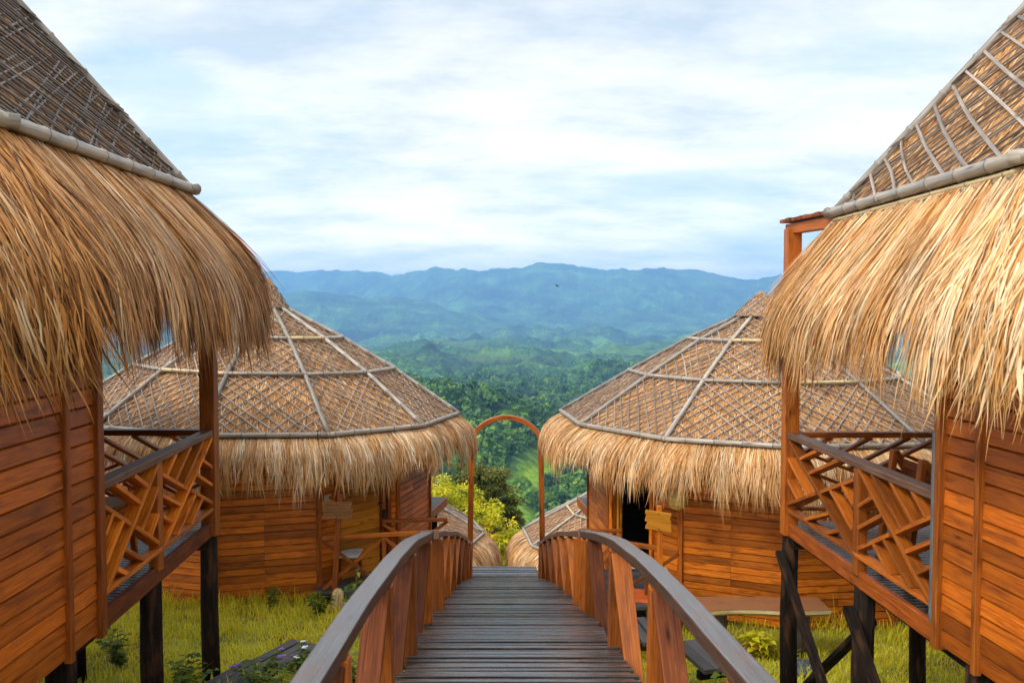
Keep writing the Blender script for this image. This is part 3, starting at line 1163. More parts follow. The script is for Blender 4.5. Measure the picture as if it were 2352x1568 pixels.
def planks(mb, p0, p1, zb, zt, pitch, out, seam=True, t=.024):
    """lapped siding between ground points p0, p1 (2-D), facing out (2-D)"""
    p0, p1, o = Vector((p0[0], p0[1], 0)), Vector((p1[0], p1[1], 0)), Vector((out[0], out[1], 0)).normalized()
    ln = (p1 - p0).length
    z = zb
    tone = random.uniform(.35, .65)
    while z < zt - .01:
        h = min(pitch, zt - z)
        cuts = [0, 1]
        if seam and ln > 1.0:
            cuts = [0, .47, 1]
        for a, b in zip(cuts[:-1], cuts[1:]):
            tone = min(max(tone * .25 + random.uniform(-.08, 1.08) * .75, 0), 1)
            q0 = p0.lerp(p1, a + (.0012 if a else 0))
            q1 = p0.lerp(p1, b - (.0012 if b < 1 else 0))
            sk = random.uniform(-.003, .003)
            c = []
            for q in (q0, q1):
                c += [q - o * .004 + Vector((0, 0, z + .004)), q + o * (t + sk) + Vector((0, 0, z + .004)), q + o * (t * .80 + sk) + Vector((0, 0, z + h - .015)), q - o * .004 + Vector((0, 0, z + h - .003))]
            mb.hexa(c, tone)
        z += pitch


HUTS = 'thatched huts along the boardwalk'

# ------------------------------------------------------------------ the two huts half way down


def mid_hut(side, cx, cy, Rs, zs, a0, apex, Rw, zb, label, straw, roofm, tilt, seed, detail=True, vis=None, floor=-3.98, fringe=None):
    n = 12
    angs = [R(a0 + 30 * i) for i in range(n)]
    root = empty('thatched_hut', (cx, cy, zb), label, 'hut', HUTS)
    make_roof(root, cx, cy, Rs, zs, angs, apex, straw, roofm, tilt, 0.13 if detail else .18, vis, fringe, 520 if detail else 260, seed)

    def wc(i, r=Rw):
        a = angs[i % n]
        return Vector((cx + r * math.sin(a), cy - r * math.cos(a), 0))
    zt = zs[0] + .12
    wall = MB()
    if side < 0:   # facet with the door is the third to the right of the front corner
        door_i = [i for i in range(n) if abs(((a0 + 30 * i + 15) - 45 + 180) % 360 - 180) < 12][0]
    else:
        door_i = [i for i in range(n) if abs(((a0 + 30 * i + 15) + 53.3 + 180) % 360 - 180) < 12][0]
    for i in range(n):
        p, q = wc(i), wc(i + 1)
        o = (p + q) / 2 - Vector((cx, cy, 0))
        if i != door_i or not detail:
            planks(wall, p, q, zb, zt, .098, o)
        else:
            # increasing i runs to the right as seen from the camera
            if side < 0:
                planks(wall, p, p.lerp(q, .20), zb, zt, .098, o, False)
                planks(wall, p.lerp(q, .90), q, zb, zt, .098, o, False)
                planks(wall, p.lerp(q, .20), p.lerp(q, .90), zb, floor - .02, .098, o, False)
            else:
                planks(wall, p, p.lerp(q, .05), zb, zt, .098, o, False)
                planks(wall, p.lerp(q, .66), q, zb, zt, .098, o, False)
                planks(wall, p.lerp(q, .05), p.lerp(q, .66), zb, floor - .02, .098, o, False)
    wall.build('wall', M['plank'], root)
    lin = MB()
    for i in range(n):
        if i == door_i and detail and side > 0:
            continue
        p, q = wc(i, Rw - .05), wc(i + 1, Rw - .05)
        lin.quad(p + V(0, 0, zb), q + V(0, 0, zb), q + V(0, 0, zt), p + V(0, 0, zt), .3)
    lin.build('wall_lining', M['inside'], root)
    fl = MB()
    b = len(fl.v)
    for i in range(n):
        p = wc(i, Rw - .03)
        fl.v.append((p.x, p.y, floor - .01))
    fl.face(tuple(range(n)), [(0, 0)] * n, .3)
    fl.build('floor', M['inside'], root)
    for i in range(n):
        p = wc(i, Rw + .012)
        mb = MB()
        mb.beam(p + V(0, 0, zb - .02), p + V(0, 0, zt), .075, .085, (p - Vector((cx, cy, 0))))
        mb.build('corner_post', M['post'], root, False, .006)
    for i in range(0, n, 2):
        p = wc(i, Rw - .12)
        mb = MB()
        gz = float(ground_z(p.x, p.y))
        if gz < zb - .01:
            mb.tube([p + V(0, 0, gz - .2), p + V(.01, 0, (gz + zb) / 2), p + V(0, 0, zb + .02)], [.085, .08, .075], 8)
            mb.build('leg', M['darkpost'], root, True)
    if not detail:
        return root
    p, q = wc(door_i), wc(door_i + 1)
    o = ((p + q) / 2 - Vector((cx, cy, 0))).normalized()
    dz = zt - .05

    def at(t, off, z):
        return p.lerp(q, t) + o * off + V(0, 0, z)
    if side < 0:
        fr = MB()
        for a, wd, of in ((.22, .07, .02), (.80, .08, .02), (.87, .06, .035)):
            fr.beam(at(a, of, floor - .03), at(a, of, dz), wd, .09, o)
        fr.build('door_frame', M['plank_dark'], root, False, .005)
        dm = MB()
        planks(dm, at(.245, .0, 0), at(.765, .0, 0), floor, dz, .108, o, False, .012)
        door = dm.build('door', M['door'], root)
        hd = MB()
        hd.beam(at(.73, .05, floor + 1.03), at(.86, .05, floor + 1.045), .02, .025)
        hd.beam(at(.79, .055, floor + 1.05), at(.79, .05, floor + .82), .03, .018)
        hd.beam(at(.79, .075, floor + .92), at(.79, .07, floor + .80), .055, .03)
        hd.build('door_bolt', M['metal'], door)
        sw = MB()
        sw.beam(at(.055, .045, floor + 1.25), at(.135, .045, floor + 1.25), .012, .095, V(0, 0, 1))
        s_ = sw.build('switch_plate', M['switch'], root, False, .004)
        s2 = MB()
        s2.beam(at(.112, .055, floor + 1.255), at(.127, .055, floor + 1.255), .012, .04, V(0, 0, 1))
        s2.build('socket', M['switchdark'], s_)
    else:
        fr = MB()
        fr.beam(at(.065, .03, floor - .03), at(.065, .03, dz), .07, .10, o)
        fr.beam(at(.64, .03, floor - .03), at(.64, .03, dz), .055, .10, o)
        fr.build('door_frame', M['plank'], root, False, .005)
        dm = MB()
        hinge = at(.14, -.02, 0)
        end = hinge - o * .40 - (q - p).normalized() * .62
        planks(dm, hinge - o * .05, end, floor, dz - .1, .108, o, False, .02)
        door = dm.build('door', M['door'], root)
        ed = MB()
        ed.beam(at(.155, .035, floor), at(.155, .035, dz - .1), .042, .03, o)
        ed.build('door_edge', M['sign'], door)
        sw = MB()
        sw.beam(at(.72, .05, floor + 1.25), at(.86, .05, floor + 1.25), .012, .10, V(0, 0, 1))
        s_ = sw.build('switch_plate', M['switch'], root, False, .004)
        s2 = MB()
        s2.beam(at(.81, .06, floor + 1.255), at(.835, .06, floor + 1.255), .012, .05, V(0, 0, 1))
        s2.build('socket', M['switchdark'], s_)
    # porch towards the boardwalk
    pd = MB()
    e0, e1 = (-2.55, 11.30), (-2.0, 12.3)
    if side < 0:
        quad = [V(-2.62, 11.42, 0), V(-1.05, 11.62, 0), V(-1.0, 12.75, 0), V(-1.62, 12.75, 0), V(-1.75, 12.45, 0)]
        inner = [p + (q - p) * .02, q]
        xin, xout, ya, yb = None, -.98, 11.45, 12.6
    else:
        xin, xout, ya, yb = None, .92, 10.85, 12.4
    y = ya
    while y < yb:
        # inner end: the hut wall
        t = (y - p.y) / (q.y - p.y)
        t = min(max(t, 0.0), 1.0)
        xi = p.lerp(q, t).x
        pd.box((min(xi, xout), y, floor - .05), (max(xi, xout), y + .075, floor), None, 0)
        y += .085
    porch = pd.build('porch_deck', M['greyplank'], root, False, .004)
    pb = MB()
    zf = floor - .05
    pb.beam((p.lerp(q, .1).x, ya - .03, zf - .06), (xout, ya - .03, zf - .06), .05, .13)
    for xx in (xout + side * .15, xout + side * .8):
        g = float(ground_z(xx, ya))
        pb.tube([(xx, ya + .05, g - .2), (xx, ya + .05, zf)], .07, 8)
    pb.build('porch_joist', M['darkpost'], root)
    rl = MB()
    zr = -3.2
    if side < 0:
        a, m_, b = V(-2.64, 11.38, zr), V(-1.80, 11.52, zr), V(-1.0, 11.68, zr)
    else:
        a, m_, b = V(2.20, 10.80, zr - .02), V(1.42, 11.1, zr + .03), V(.95, 11.3, zr + .04)
    rl.beam(a, b, .07, .055)
    rl.build('porch_rail', M['post'], root, False, .006)
    h = .74
    br = MB()
    dn = V(0, 0, -.04)
    br.beam(a + dn, m_ + V(0, 0, -h), .04, .045)
    br.beam(a + V(0, .05, -h), m_ + V(0, .05, 0) + dn, .04, .045)
    br.beam(m_ + dn, b + V(0, 0, -h), .04, .045)
    br.build('porch_brace', M['post'], root, False, .004)
    ps = MB()
    ps.beam(m_ + V(0, 0, -h - .04), m_ + dn, .05, .05)
    ps.build('porch_post', M['post'], root, False, .004)
    r2 = MB()
    if side < 0:
        a2, b2 = V(-1.95, 12.35, zr - .02), V(-.98, 12.45, zr - .02)
    else:
        a2, b2 = V(1.62, 12.1, zr - .1), V(.98, 12.1, zr - .1)
    r2.beam(a2, b2, .07, .05)
    r2.build('porch_rail', M['post'], root, False, .006)
    r3 = MB()
    r3.beam(a2 + dn, b2 + V(0, 0, -h), .04, .045)
    r3.beam(a2 + V(0, 0, -h), b2 + dn + V(0, .05, 0), .04, .045)
    r3.build('porch_brace', M['post'], root, False, .004)
    # veranda deck on the valley side
    vd = MB()
    y = 15.7
    while y < 17.2:
        k = (y - 15.7) / 1.5
        xo = (side * (1.66 - .27 * k)) if side < 0 else (1.56 - .16 * k)
        vd.box((min(xo, side * 3.4), y, floor - .04), (max(xo, side * 3.4), y + .05, floor), None, 0)
        y += .064
    vd.build('veranda_deck', M['greyplank'], root, False, .003)
    fb = MB()
    xo0, xo1 = (side * 1.66, side * 1.38) if side < 0 else (1.56, 1.39)
    fb.beam((xo0, 15.7, floor - .09), (xo1, 17.22, floor - .09), .05, .17)
    fb.build('fascia_beam', M['post'], root, False, .005)
    for (xx, yy) in ((side * 1.78, 15.85), (side * 1.62, 17.0)):
        lg = MB()
        g = float(ground_z(xx, yy))
        lg.beam((xx, yy, g - .3), (xx, yy, floor - .1), .13, .13)
        lg.build('leg', M['darkpost'], root)
    return root


FR = dict(sparse=.22, O=.38, DR=.64, lin=.42, per_m=1700, width=.0075, seed=31, jag=.34, clump=.115, ranges=None, thick=.07, ex=1.7, pull=.78, wild=.06)
mid_hut(-1, -4.11, 14.0, [3.17, 2.09, 1.22, .24], [-1.71, -1.0, -.51, -.03], -30 + .1, .52, 2.68, -4.13,
        'thatched hut left of the boardwalk halfway down, with a closed orange plank door', M['straw'], M['roof'], .035, 3,
        True, [11, 0, 1, 2, 3, 4, 10, 9][0:7], -3.98, dict(FR, O=.30, ranges=[10, 11, 0, 1, 2, 3, 4]))
mid_hut(1, 4.21, 14.0, [3.36, 2.18, 1.19, .33], [-1.84, -1.13, -.57, -.18], -38.3, .29, 2.87, -4.40,
        'thatched hut right of the boardwalk halfway down, its doorway standing open and dark', M['straw_gold'], M['roof'], 0, 4,
        True, [9, 10, 11, 0, 1, 2, 3], -3.98, dict(FR, seed=32, ranges=[9, 10, 11, 0, 1, 2, 3]))
FR2 = dict(FR, per_m=850, width=.011, DR=.95, O=.52)
mid_hut(-1, -4.08, 23.0, [3.25, 2.1, 1.2, .26], [-6.36, -5.66, -5.1, -4.7], -30, -4.3, 2.7, -9.6,
        'lower thatched hut past the arch, left of the walk, in front of the yellow tree', M['straw'], M['roof'], 0, 5,
        False, [0, 1, 2, 3, 4], -9.0, dict(FR2, seed=33))
mid_hut(1, 3.66, 23.0, [3.34, 2.1, 1.2, .30], [-6.36, -5.66, -5.1, -4.7], -38, -4.3, 2.8, -9.6,
        'lower thatched hut past the arch, right of the walk, below the grassy slope', M['straw_gold'], M['roof'], 0, 6,
        False, [9, 10, 11, 0, 1], -9.0, dict(FR2, seed=34))

# ------------------------------------------------------------------ the two big huts beside the camera


def near_hut(s, xf, yf, xn, yn, zd, zrail, zring, roofx, yc, apex, label, straw, roofm, seed, wallx):
    root = empty('thatched_hut', (s * (roofx + 3.4), yc, -3.6), label, 'hut', HUTS)
    cx, cy = s * (roofx + 3.40), yc
    Rr = 3.69
    n = 8
    angs = [R(22.5 + 45 * i) for i in range(n)]
    rng = np.random.default_rng(seed)

    def rv(i, k=0.0):
        a = angs[i % n]
        return Vector((cx + Rr * math.sin(a), cy - Rr * math.cos(a), zring)).lerp(Vector((cx, cy, apex)), k)
    ap = Vector((cx, cy, apex))
    ring = [rv(i) for i in range(n)]
    face_i = [i for i in range(n) if (s * ((ring[i] + ring[(i + 1) % n]) / 2).x - roofx) < .05][0]
    v, f, uv = [], [], []
    lat = MB()
    sp = []
    # the thicker battens climb towards the far corner
    ridge_flip = rv(face_i).y > rv(face_i + 1).y
    for i in range(n):
        A, B = rv(i), rv(i + 1)
        for k0, k1 in ((0, .34), (.34, .68), (.68, .985)):
            a, b, c, d = rv(i, k0), rv(i + 1, k0), rv(i + 1, k1), rv(i, k1)
            roof_surface(v, f, uv, a, b, c, d, 12, 10, .035)
            near = i in (face_i, (face_i + 1) % n, (face_i - 1) % n)
            sp.append(surface_straw(a, b, c, d, 900 if i == face_i else 90, .26, .010, .018, rng))
        if i == face_i:
            lattice(lat, A, B, rv(i + 1, .97), rv(i, .97), .078 if s < 0 else .135, R(30), .0145 if s < 0 else .017, .014, .030, .02, .02, (1, 1) if s < 0 else ((.62, 1.35) if ridge_flip else (1.35, .62)), (1, 1) if s < 0 else ((.85, 1.35) if ridge_flip else (1.35, .85)), 0)
        else:
            lattice(lat, A, B, rv(i + 1, .97), rv(i, .97), .22, R(52), .024, .014, .030, .02, .012)
    nb = len(v)
    for p in ring:
        v.append((p.x, p.y, p.z - .12))
    v.append((cx, cy, apex - .4))
    for i in range(n):
        f.append((nb + (i + 1) % n, nb + i, nb + n))
        uv.extend([(0, 0), (1, 0), (.5, 2)])
    me = bpy.data.meshes.new('roof')
    me.from_pydata(v, [], f)
    u = me.uv_layers.new(name='UVMap')
    u.data.foreach_set('uv', np.array(uv, dtype=np.float32).ravel())
    roof = link_mesh('roof', me, roofm, root)
    V_, Q_, R_ = cat_meshes(sp)
    np_mesh('roof_straw', V_, Q_, R_, straw, roof)
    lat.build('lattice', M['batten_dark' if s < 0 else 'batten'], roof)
    for i in range(n):
        a, b = rv(i), rv(i + 1)
        o = Vector((a.x + b.x - 2 * cx, a.y + b.y - 2 * cy, 0)).normalized() * .05 + V(0, 0, .02)
        bamboo(a + o, b + o, .046, 0, .36, .10).build('bamboo_pole', M['bamboo'], roof, True)
        if s > 0:
            o2 = o + V(0, 0, -.075)
            bamboo(a + o2, b + o2, .018, 0, .4, -.05).build('bamboo_pole', M['bamboo_pale'], roof, True)
            for j in range(18 if i == face_i else 0):
                mb = MB()
                q = a.lerp(b, (j + .5 + random.uniform(-.3, .3)) / 18) + o + V(0, 0, -.085)
                dd = Vector((o.x, o.y, 0)).normalized()
                mb.beam(q - dd * .05, q + dd * .045 + V(0, 0, -.03), .022, .016)
                mb.build('batten_end', M['bamboo'], roof)
        polyline_bamboo([rv(i, -.012) + V(0, 0, .055), rv(i, .4) + V(0, 0, .055), rv(i, .97) + V(0, 0, .055)], .040).build('rib_pole', M['bamboo'], roof, True)
        # thatch caps poking out along each hip
        for j in range(9 if i in (face_i, (face_i + 1) % n) else 0):
            mb = MB()
            k = .06 + j * .095 + random.uniform(-.02, .02)
            q = rv(i, k)
            dr = (ap - rv(i)).normalized()
            sd = dr.cross(V(0, 0, 1)).normalized()
            for e in range(5):
                w_ = random.uniform(-.09, .09)
                st = q + sd * w_ + V(0, 0, .04)
                mb.beam(st + dr * random.uniform(.05, .14), st - dr * random.uniform(.08, .18) + V(0, 0, random.uniform(.02, .07)), random.uniform(.03, .06), .006)
            mb.build('ridge_thatch', M['batten'], roof)
    fr = dict(O=.60 if s < 0 else .53, DR=1.46 if s < 0 else 1.40, lin=.72, per_m=5200, width=.0082, seed=seed + 50, jag=.30, lean=.26, wild=.13, clump=.13, ranges=[face_i, (face_i + 1) % n, (face_i - 1) % n], thick=.09, pull=.7, smax=1.02 if s < 0 else .98, sparse=.38, prof=[(-.02, -.02), (.27, .31), (.50, .66), (.60, .90), (.63, 1.18), (.63, 1.52)] if s < 0 else [(-.02, -.02), (.18, .29), (.36, .60), (.51, .87), (.56, 1.12), (.56, 1.40)])
    V_, Q_, R_ = skirt(ring, True, cx, cy, **fr)
    np_mesh('thatch_fringe', V_, Q_, R_, straw, root)

    # body
    A, B = (s * xn, yn), (s * wallx, yn - 2.0)
    poly = [A, B, (s * 4.4, 3.0), (s * 8.4, 3.0), (s * 9.6, 4.4), (s * 9.6, 7.6), (s * 8.4, 8.6), (s * 4.55, 8.6), (s * 4.45, yn)]
    zb = zd - .10
    wall = MB()
    lin = MB()
    for i in range(len(poly)):
        p, q = poly[i], poly[(i + 1) % len(poly)]
        d = Vector((q[0] - p[0], q[1] - p[1], 0))
        o = Vector((d.y, -d.x, 0)) if s > 0 else Vector((-d.y, d.x, 0))
        o = -o.normalized()
        # outwards = away from the middle of the body (6.6, 6.3), except by the veranda
        mid = Vector(((p[0] + q[0]) / 2, (p[1] + q[1]) / 2, 0))
        if o.dot(mid - Vector((s * 6.8, 6.2, 0))) < 0:
            o = -o
        planks(wall, p, q, zb, zring - (.78 if i in (0, 1, 7, 8) else .05), .121, o, i != 0, .03)
        e = o * -.05
        zt_ = zring - (.80 if i in (0, 1, 7, 8) else .05)
        lin.quad(Vector((p[0], p[1], zb)) + e, Vector((q[0], q[1], zb)) + e, Vector((q[0], q[1], zt_)) + e, Vector((p[0], p[1], zt_)) + e, .2)
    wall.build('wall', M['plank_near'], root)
    lin.build('wall_lining', M['inside'], root)
    fl = MB()
    for p in poly:
        fl.v.append((p[0], p[1], zb + .03))
    fl.face(tuple(range(len(poly))), [(0, 0)] * len(poly), .2)
    fl.build('floor', M['inside'], root)
    # vertical battens on the wall by the camera
    An, Bn = Vector((A[0], A[1], 0)), Vector((B[0], B[1], 0))
    wd = (Bn - An).normalized()
    wo = Vector((-s, 0, 0))
    for t, ww in ((.0, .075), (.42, .05), (1.3, .05)):
        mb = MB()
        q = An + wd * t + wo * (.035 if t else .02)
        mb.beam(q + V(0, 0, zb - .03), q + V(0, 0, zring - .75), ww, .05 if t else .09, wo)
        mb.build('corner_post', M['plank_dark' if s < 0 else 'post'], root, False, .005)
    # veranda
    F, Nn = V(s * xf, yf, 0), V(s * xn, yn, 0)
    al = (Nn - F).normalized()
    ins = V(s, 0, 0)
    dk = MB()
    y = yn + .01
    while y < yf + .03:
        t = (y - yf) / (yn - yf)
        xo = xf + (xn - xf) * t
        dk.box((min(s * (xo + .03), s * 4.42), y, zd - .035), (max(s * (xo + .03), s * 4.42), y + .047, zd), None, 0)
        y += .060
    dk.build('veranda_deck', M['deck'], root, False, .004)
    fb = MB()
    fb.beam(F - al * .07 + V(0, 0, zd - .055), F.lerp(Nn, .985) + V(0, 0, zd - .055), .05, .14)
    fb.build('fascia_beam', M['red'] if s < 0 else M['plank_dark'], root, False, .005)
    for p_, q_ in ((F + ins * .12 + V(0, 0, zd - .14), Nn + ins * .12 + al * .3 + V(0, 0, zd - .14)),
                   (F + ins * 1.3 + V(0, 0, zd - .14), Nn + ins * 1.3 + al * .3 + V(0, 0, zd - .14)),
                   (V(s * xf, yf - .1, zd - .17), V(s * 4.4, yf - .1, zd - .17))):
        bb = MB()
        bb.beam(p_, q_, .10, .13)
        bb.build('bearer_beam', M['darkpost'], root, False, .006)
    # posts
    mb = MB()
    mb.beam(F + V(0, 0, zd - .12), F + V(0, 0, zring - .05 if s > 0 else zring - .3), .145, .13, (0, 1, 0))
    mb.build('roof_post', M['post'], root, False, .008)
    mid = F.lerp(Nn, .56)
    mb = MB()
    mb.beam(mid + V(0, 0, zd - .02), mid + V(0, 0, zrail - .05), .10, .085, (1, 0, 0))
    mb.build('rail_post', M['post'], root, False, .006)
    # rails
    mb = MB()
    mb.beam(F + V(0, 0, zrail - .03), Nn + V(0, 0, zrail - .03), .115, .06)
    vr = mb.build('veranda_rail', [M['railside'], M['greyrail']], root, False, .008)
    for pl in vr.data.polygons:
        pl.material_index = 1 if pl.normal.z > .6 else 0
    E = V(s * 4.4, yf, 0)
    mb = MB()
    mb.beam(F + V(0, 0, zrail - .03), E + V(0, 0, zrail - .03), .10, .055)
    mb.build('veranda_rail', M['plank_dark'] if s < 0 else M['post'], root, False, .006)

    def panel(p, q, kind, dep, nm='railing_lattice'):
        """p far bottom, q near bottom; u along, v up"""
        H = zrail - .06 - (zd + .15)
        z0 = zd + .15
        mb = MB()
        a = .05 / (q - p).length
        nrm = (q - p).normalized().cross(V(0, 0, 1))

        def pt(u_, v_):
            return p.lerp(q, u_) + V(0, 0, z0 + v_ * H)

        def bar(u0, v0, u1, v1, k=1):
            mb.beam(pt(u0, v0), pt(u1, v1), dep * k, .034, nrm.cross((pt(u1, v1) - pt(u0, v0)).normalized()))
        bar(0, 0, 1, 0, 1.0)
        bar(a, .99, 1 - a, .01, 1.0)
        bar(a, .05 + .82 * a, .47, .44, .9)
        bar(.55, .50, 1 - a, .87 - .82 * a, .9)
        if kind == 'B':
            segs = [(.22, 1, .62, .56), (.47, 1, .76, .675), (.73, 1, .905, .795),
                    (a, .32, .375, .61), (a, .57, .235, .74),
                    (.675, .355, 1 - a, .60), (.81, .215, 1 - a, .36),
                    (.40, .35, .74, .015), (.26, .24, .49, .015)]
        else:
            segs = [(.37, .655, .78, .99), (.235, .79, .48, .99),
                    (.675, .30, .31, .012), (.81, .165, .615, .012),
                    (a, .72, .37, .35), (a, .42, .21, .22),
                    (.68, .585, 1 - a, .27), (.835, .715, 1 - a, .55)]
        for g in segs:
            bar(*g, .93)
        mb.build(nm, M['post'] if s > 0 else M['plank'], root, False, .004)
    k1, k2 = ('A', 'B') if s > 0 else ('B', 'A')
    panel(F, mid, k1, .105)
    panel(mid, Nn + al * -.03, k2, .105)
    panel(E, F, 'B', .07)
    # legs and braces
    legs = [(F + ins * .02, .16), (mid + ins * .05, .17), (Nn + ins * .08 + al * .32, .19), (F + ins * 1.35, .15), (Nn + ins * 1.4, .17),
            (V(s * 3.4, 3.5, 0), .18), (V(s * 6.6, 3.3, 0), .18), (V(s * 9.2, 5, 0), .18), (V(s * 9.2, 7.4, 0), .18), (V(s * 6.6, 8.3, 0), .18)]
    for q, ww in legs:
        mb = MB()
        g = float(ground_z(q.x, q.y))
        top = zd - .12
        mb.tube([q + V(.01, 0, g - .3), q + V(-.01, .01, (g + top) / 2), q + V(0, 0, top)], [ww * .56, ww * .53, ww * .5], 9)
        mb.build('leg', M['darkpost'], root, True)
    if s > 0:
        def gz(q):
            return float(ground_z(q.x, q.y))
        for a_, b_ in ((F, mid), (mid, Nn)):
            mb = MB()
            mb.beam(a_ + V(-.09, 0, zd - .30), b_ + V(-.09, .05, gz(b_) + .05), .05, .085, (1, 0, 0))
            mb.build('brace', M['darkpost'], root)
            mb = MB()
            mb.beam(b_ + V(.11, 0, zd - .42), a_ + V(.11, -.05, gz(a_) + .1), .05, .085, (1, 0, 0))
            mb.build('brace', M['darkpost'], root)
        # little lean-to plate from post to roof corner
        mb = MB()
        tp = F + V(0, 0, zring - .05)
        rc = rv(face_i)
        rc2 = rv(face_i + 1)
        rc = rc if rc.y > rc2.y else rc2
        mb.beam(tp + al * -.09 + V(0, 0, .0), rc + V(.06, -.1, -.06), .10, .10)
        mb.build('eave_plate', M['post'], root, False, .006)
        mb = MB()
        for j in range(9):
            q = (tp + V(0, 0, .075)).lerp(rc + V(.06, -.1, .03), j / 9 - .06)
            mb.box((q.x - .09, q.y - .05, q.z - .012), (q.x + .10, q.y + .055, q.z + .016 + random.random() * .014), None, 0)
        mb.build('eave_shingles', M['plank_dark'], root)
        mb = MB()
        mb.beam(rc + V(-.02, -.02, -.10), rc + V(-.16, .12, -.30), .06, .07)
        mb.build('rafter_end', M['plank_dark'], root)
        # corrugated conduit on the corner
        mb = MB()
        q = Nn + V(-.055, .035, 0)
        pts, rr = [], []
        z = zb + .02
        i = 0
        while z < zrail + .42:
            bend = max(0, (zb + .16 - z)) * .5
            pts.append(q + V(bend * .8, -bend * .3, z))
            rr.append(.0215 if i % 2 else .0175)
            z += .0065
            i += 1
        mb.tube(pts, rr, 10)
        mb.build('conduit', M['conduit'], root, True)
    return root


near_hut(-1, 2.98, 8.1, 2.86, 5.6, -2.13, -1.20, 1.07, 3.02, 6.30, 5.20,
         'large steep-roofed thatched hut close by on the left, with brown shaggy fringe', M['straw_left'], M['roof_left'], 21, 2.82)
near_hut(1, 2.84, 8.4, 2.955, 5.6, -2.21, -1.27, .84, 2.98, 6.18, 5.0,
         'large steep-roofed thatched hut close by on the right, with golden fringe and braced stilts', M['straw_gold'], M['roof'], 22, 3.12)

# ------------------------------------------------------------------ boardwalk
DKD = [-1.0, 2.0, 2.8, 3.8, 4.93, 6.0, 7.2, 8.9, 11.8, 14.65, 17.2, 18.0, 18.5, 19.7]
DKZ = [-1.80, -1.97, -2.05, -2.16, -2.30, -2.50, -2.77, -3.22, -4.02, -4.88, -5.70, -5.92, -6.04, -6.22]


def dz(d):
    return float(np.interp(d, DKD, DKZ))


def xc(d):
    return .11 - .0147 * d


walk = empty('boardwalk', (0, 8, -3.5), 'arched wet plank boardwalk with wooden handrails leading down to the arch', 'boardwalk')
mb = MB()
d = -.6
while d < 19.6:
    wd = random.uniform(.040, .062)
    gap = random.uniform(.010, .020)
    z0, z1 = dz(d), dz(d + wd)
    k = random.uniform(-.009, .008)
    c = xc(d)
    e0, e1 = random.uniform(-.02, .02), random.uniform(-.02, .02)
    hw = .755
    yw = random.uniform(-.006, .006)
    cs = []
    for x_ in (c - hw + e0, c + hw + e1):
        cs += [V(x_, d + yw, z0 - .035 + k), V(x_, d + wd + yw, z1 - .035 + k), V(x_, d + wd + yw, z1 + k), V(x_, d + yw, z0 + k)]
        yw = -yw
    mb.hexa(cs)
    d += wd + gap
mb.build('deck', M['deck'], walk, False, .004)
for s_ in (-1, 1):
    mb = MB()
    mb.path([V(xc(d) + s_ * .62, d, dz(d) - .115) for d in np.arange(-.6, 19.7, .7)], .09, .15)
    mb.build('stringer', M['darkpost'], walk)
for d in (1.5, 4.2, 7.0, 9.8, 12.8, 15.8, 18.6):
    for s_ in (-1, 1):
        mb = MB()
        x_ = xc(d) + s_ * .60
        g = float(ground_z(x_, d))
        if g < dz(d) - .22:
            mb.tube([(x_, d, g - .2), (x_, d, dz(d) - .19)], .075, 8)
            mb.build('pile', M['darkpost'], walk, True)
HR = .80
RX = .765
for s_, (a, b) in ((-1, (.9, 7.25)), (-1, (8.08, 17.9)), (1, (.9, 8.35)), (1, (8.58, 17.9))):
    mb = MB()
    dd = np.arange(a, b + .01, (b - a) / 22)
    w_ = .110 if a < 2 else .095
    mb.path([V(xc(d) + s_ * RX + .004 * math.sin(d * 3.1 + s_), d, dz(d) + HR - .04 + .003 * math.sin(d * 2.3) - (0.03 * ((d - 14) / 4) ** 2 if d > 14 else 0)) for d in dd], w_, .070 if a < 2 else .065)
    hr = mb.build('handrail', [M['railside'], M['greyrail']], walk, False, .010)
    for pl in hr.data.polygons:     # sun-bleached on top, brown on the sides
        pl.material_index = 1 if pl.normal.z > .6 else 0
posts = [(-1, d) for d in (1.9, 3.2, 4.5, 5.75, 7.1, 8.25, 9.6, 11.0, 12.4, 13.9, 15.5, 17.0)] + [(1, d) for d in (1.4, 2.9, 4.45, 6.05, 7.72, 8.2, 8.75, 10.1, 11.5, 12.9, 14.4, 15.9, 17.2)]
for s_, d in posts:
    thick = d in (8.25, 8.75)
    mb = MB()
    x_ = xc(d) + s_ * (RX - .02)
    ln = s_ * random.uniform(-.008, .012)
    ww = .135 if thick else .095
    mb.beam(V(x_ + ln, d + random.uniform(-.02, .02), dz(d) - (.02 if d > 8 else .06)), V(x_, d, dz(d) + HR - .08), ww * 1.12, .085, (0, 1, 0), None, ww * .92, .08)
    mb.build('rail_post', M['post'], walk, False, .007)
    if d > 1.5 and not thick and not (s_ > 0 and d in (8.2,)):
        mb = MB()
        tp = V(xc(d) + s_ * (RX + .005), d - .08, dz(d) + HR - .08)
        bt = V(xc(d - .52) + s_ * (RX + .06), d - .52, dz(d - .52) - .26)
        mb.beam(tp, bt, .135, .034, (0, 1, .2), None, .12, .034)
        mb.build('slanted_baluster', M['red'] if (d < 8 and random.random() < .75) else M['post'], walk, False, .006)

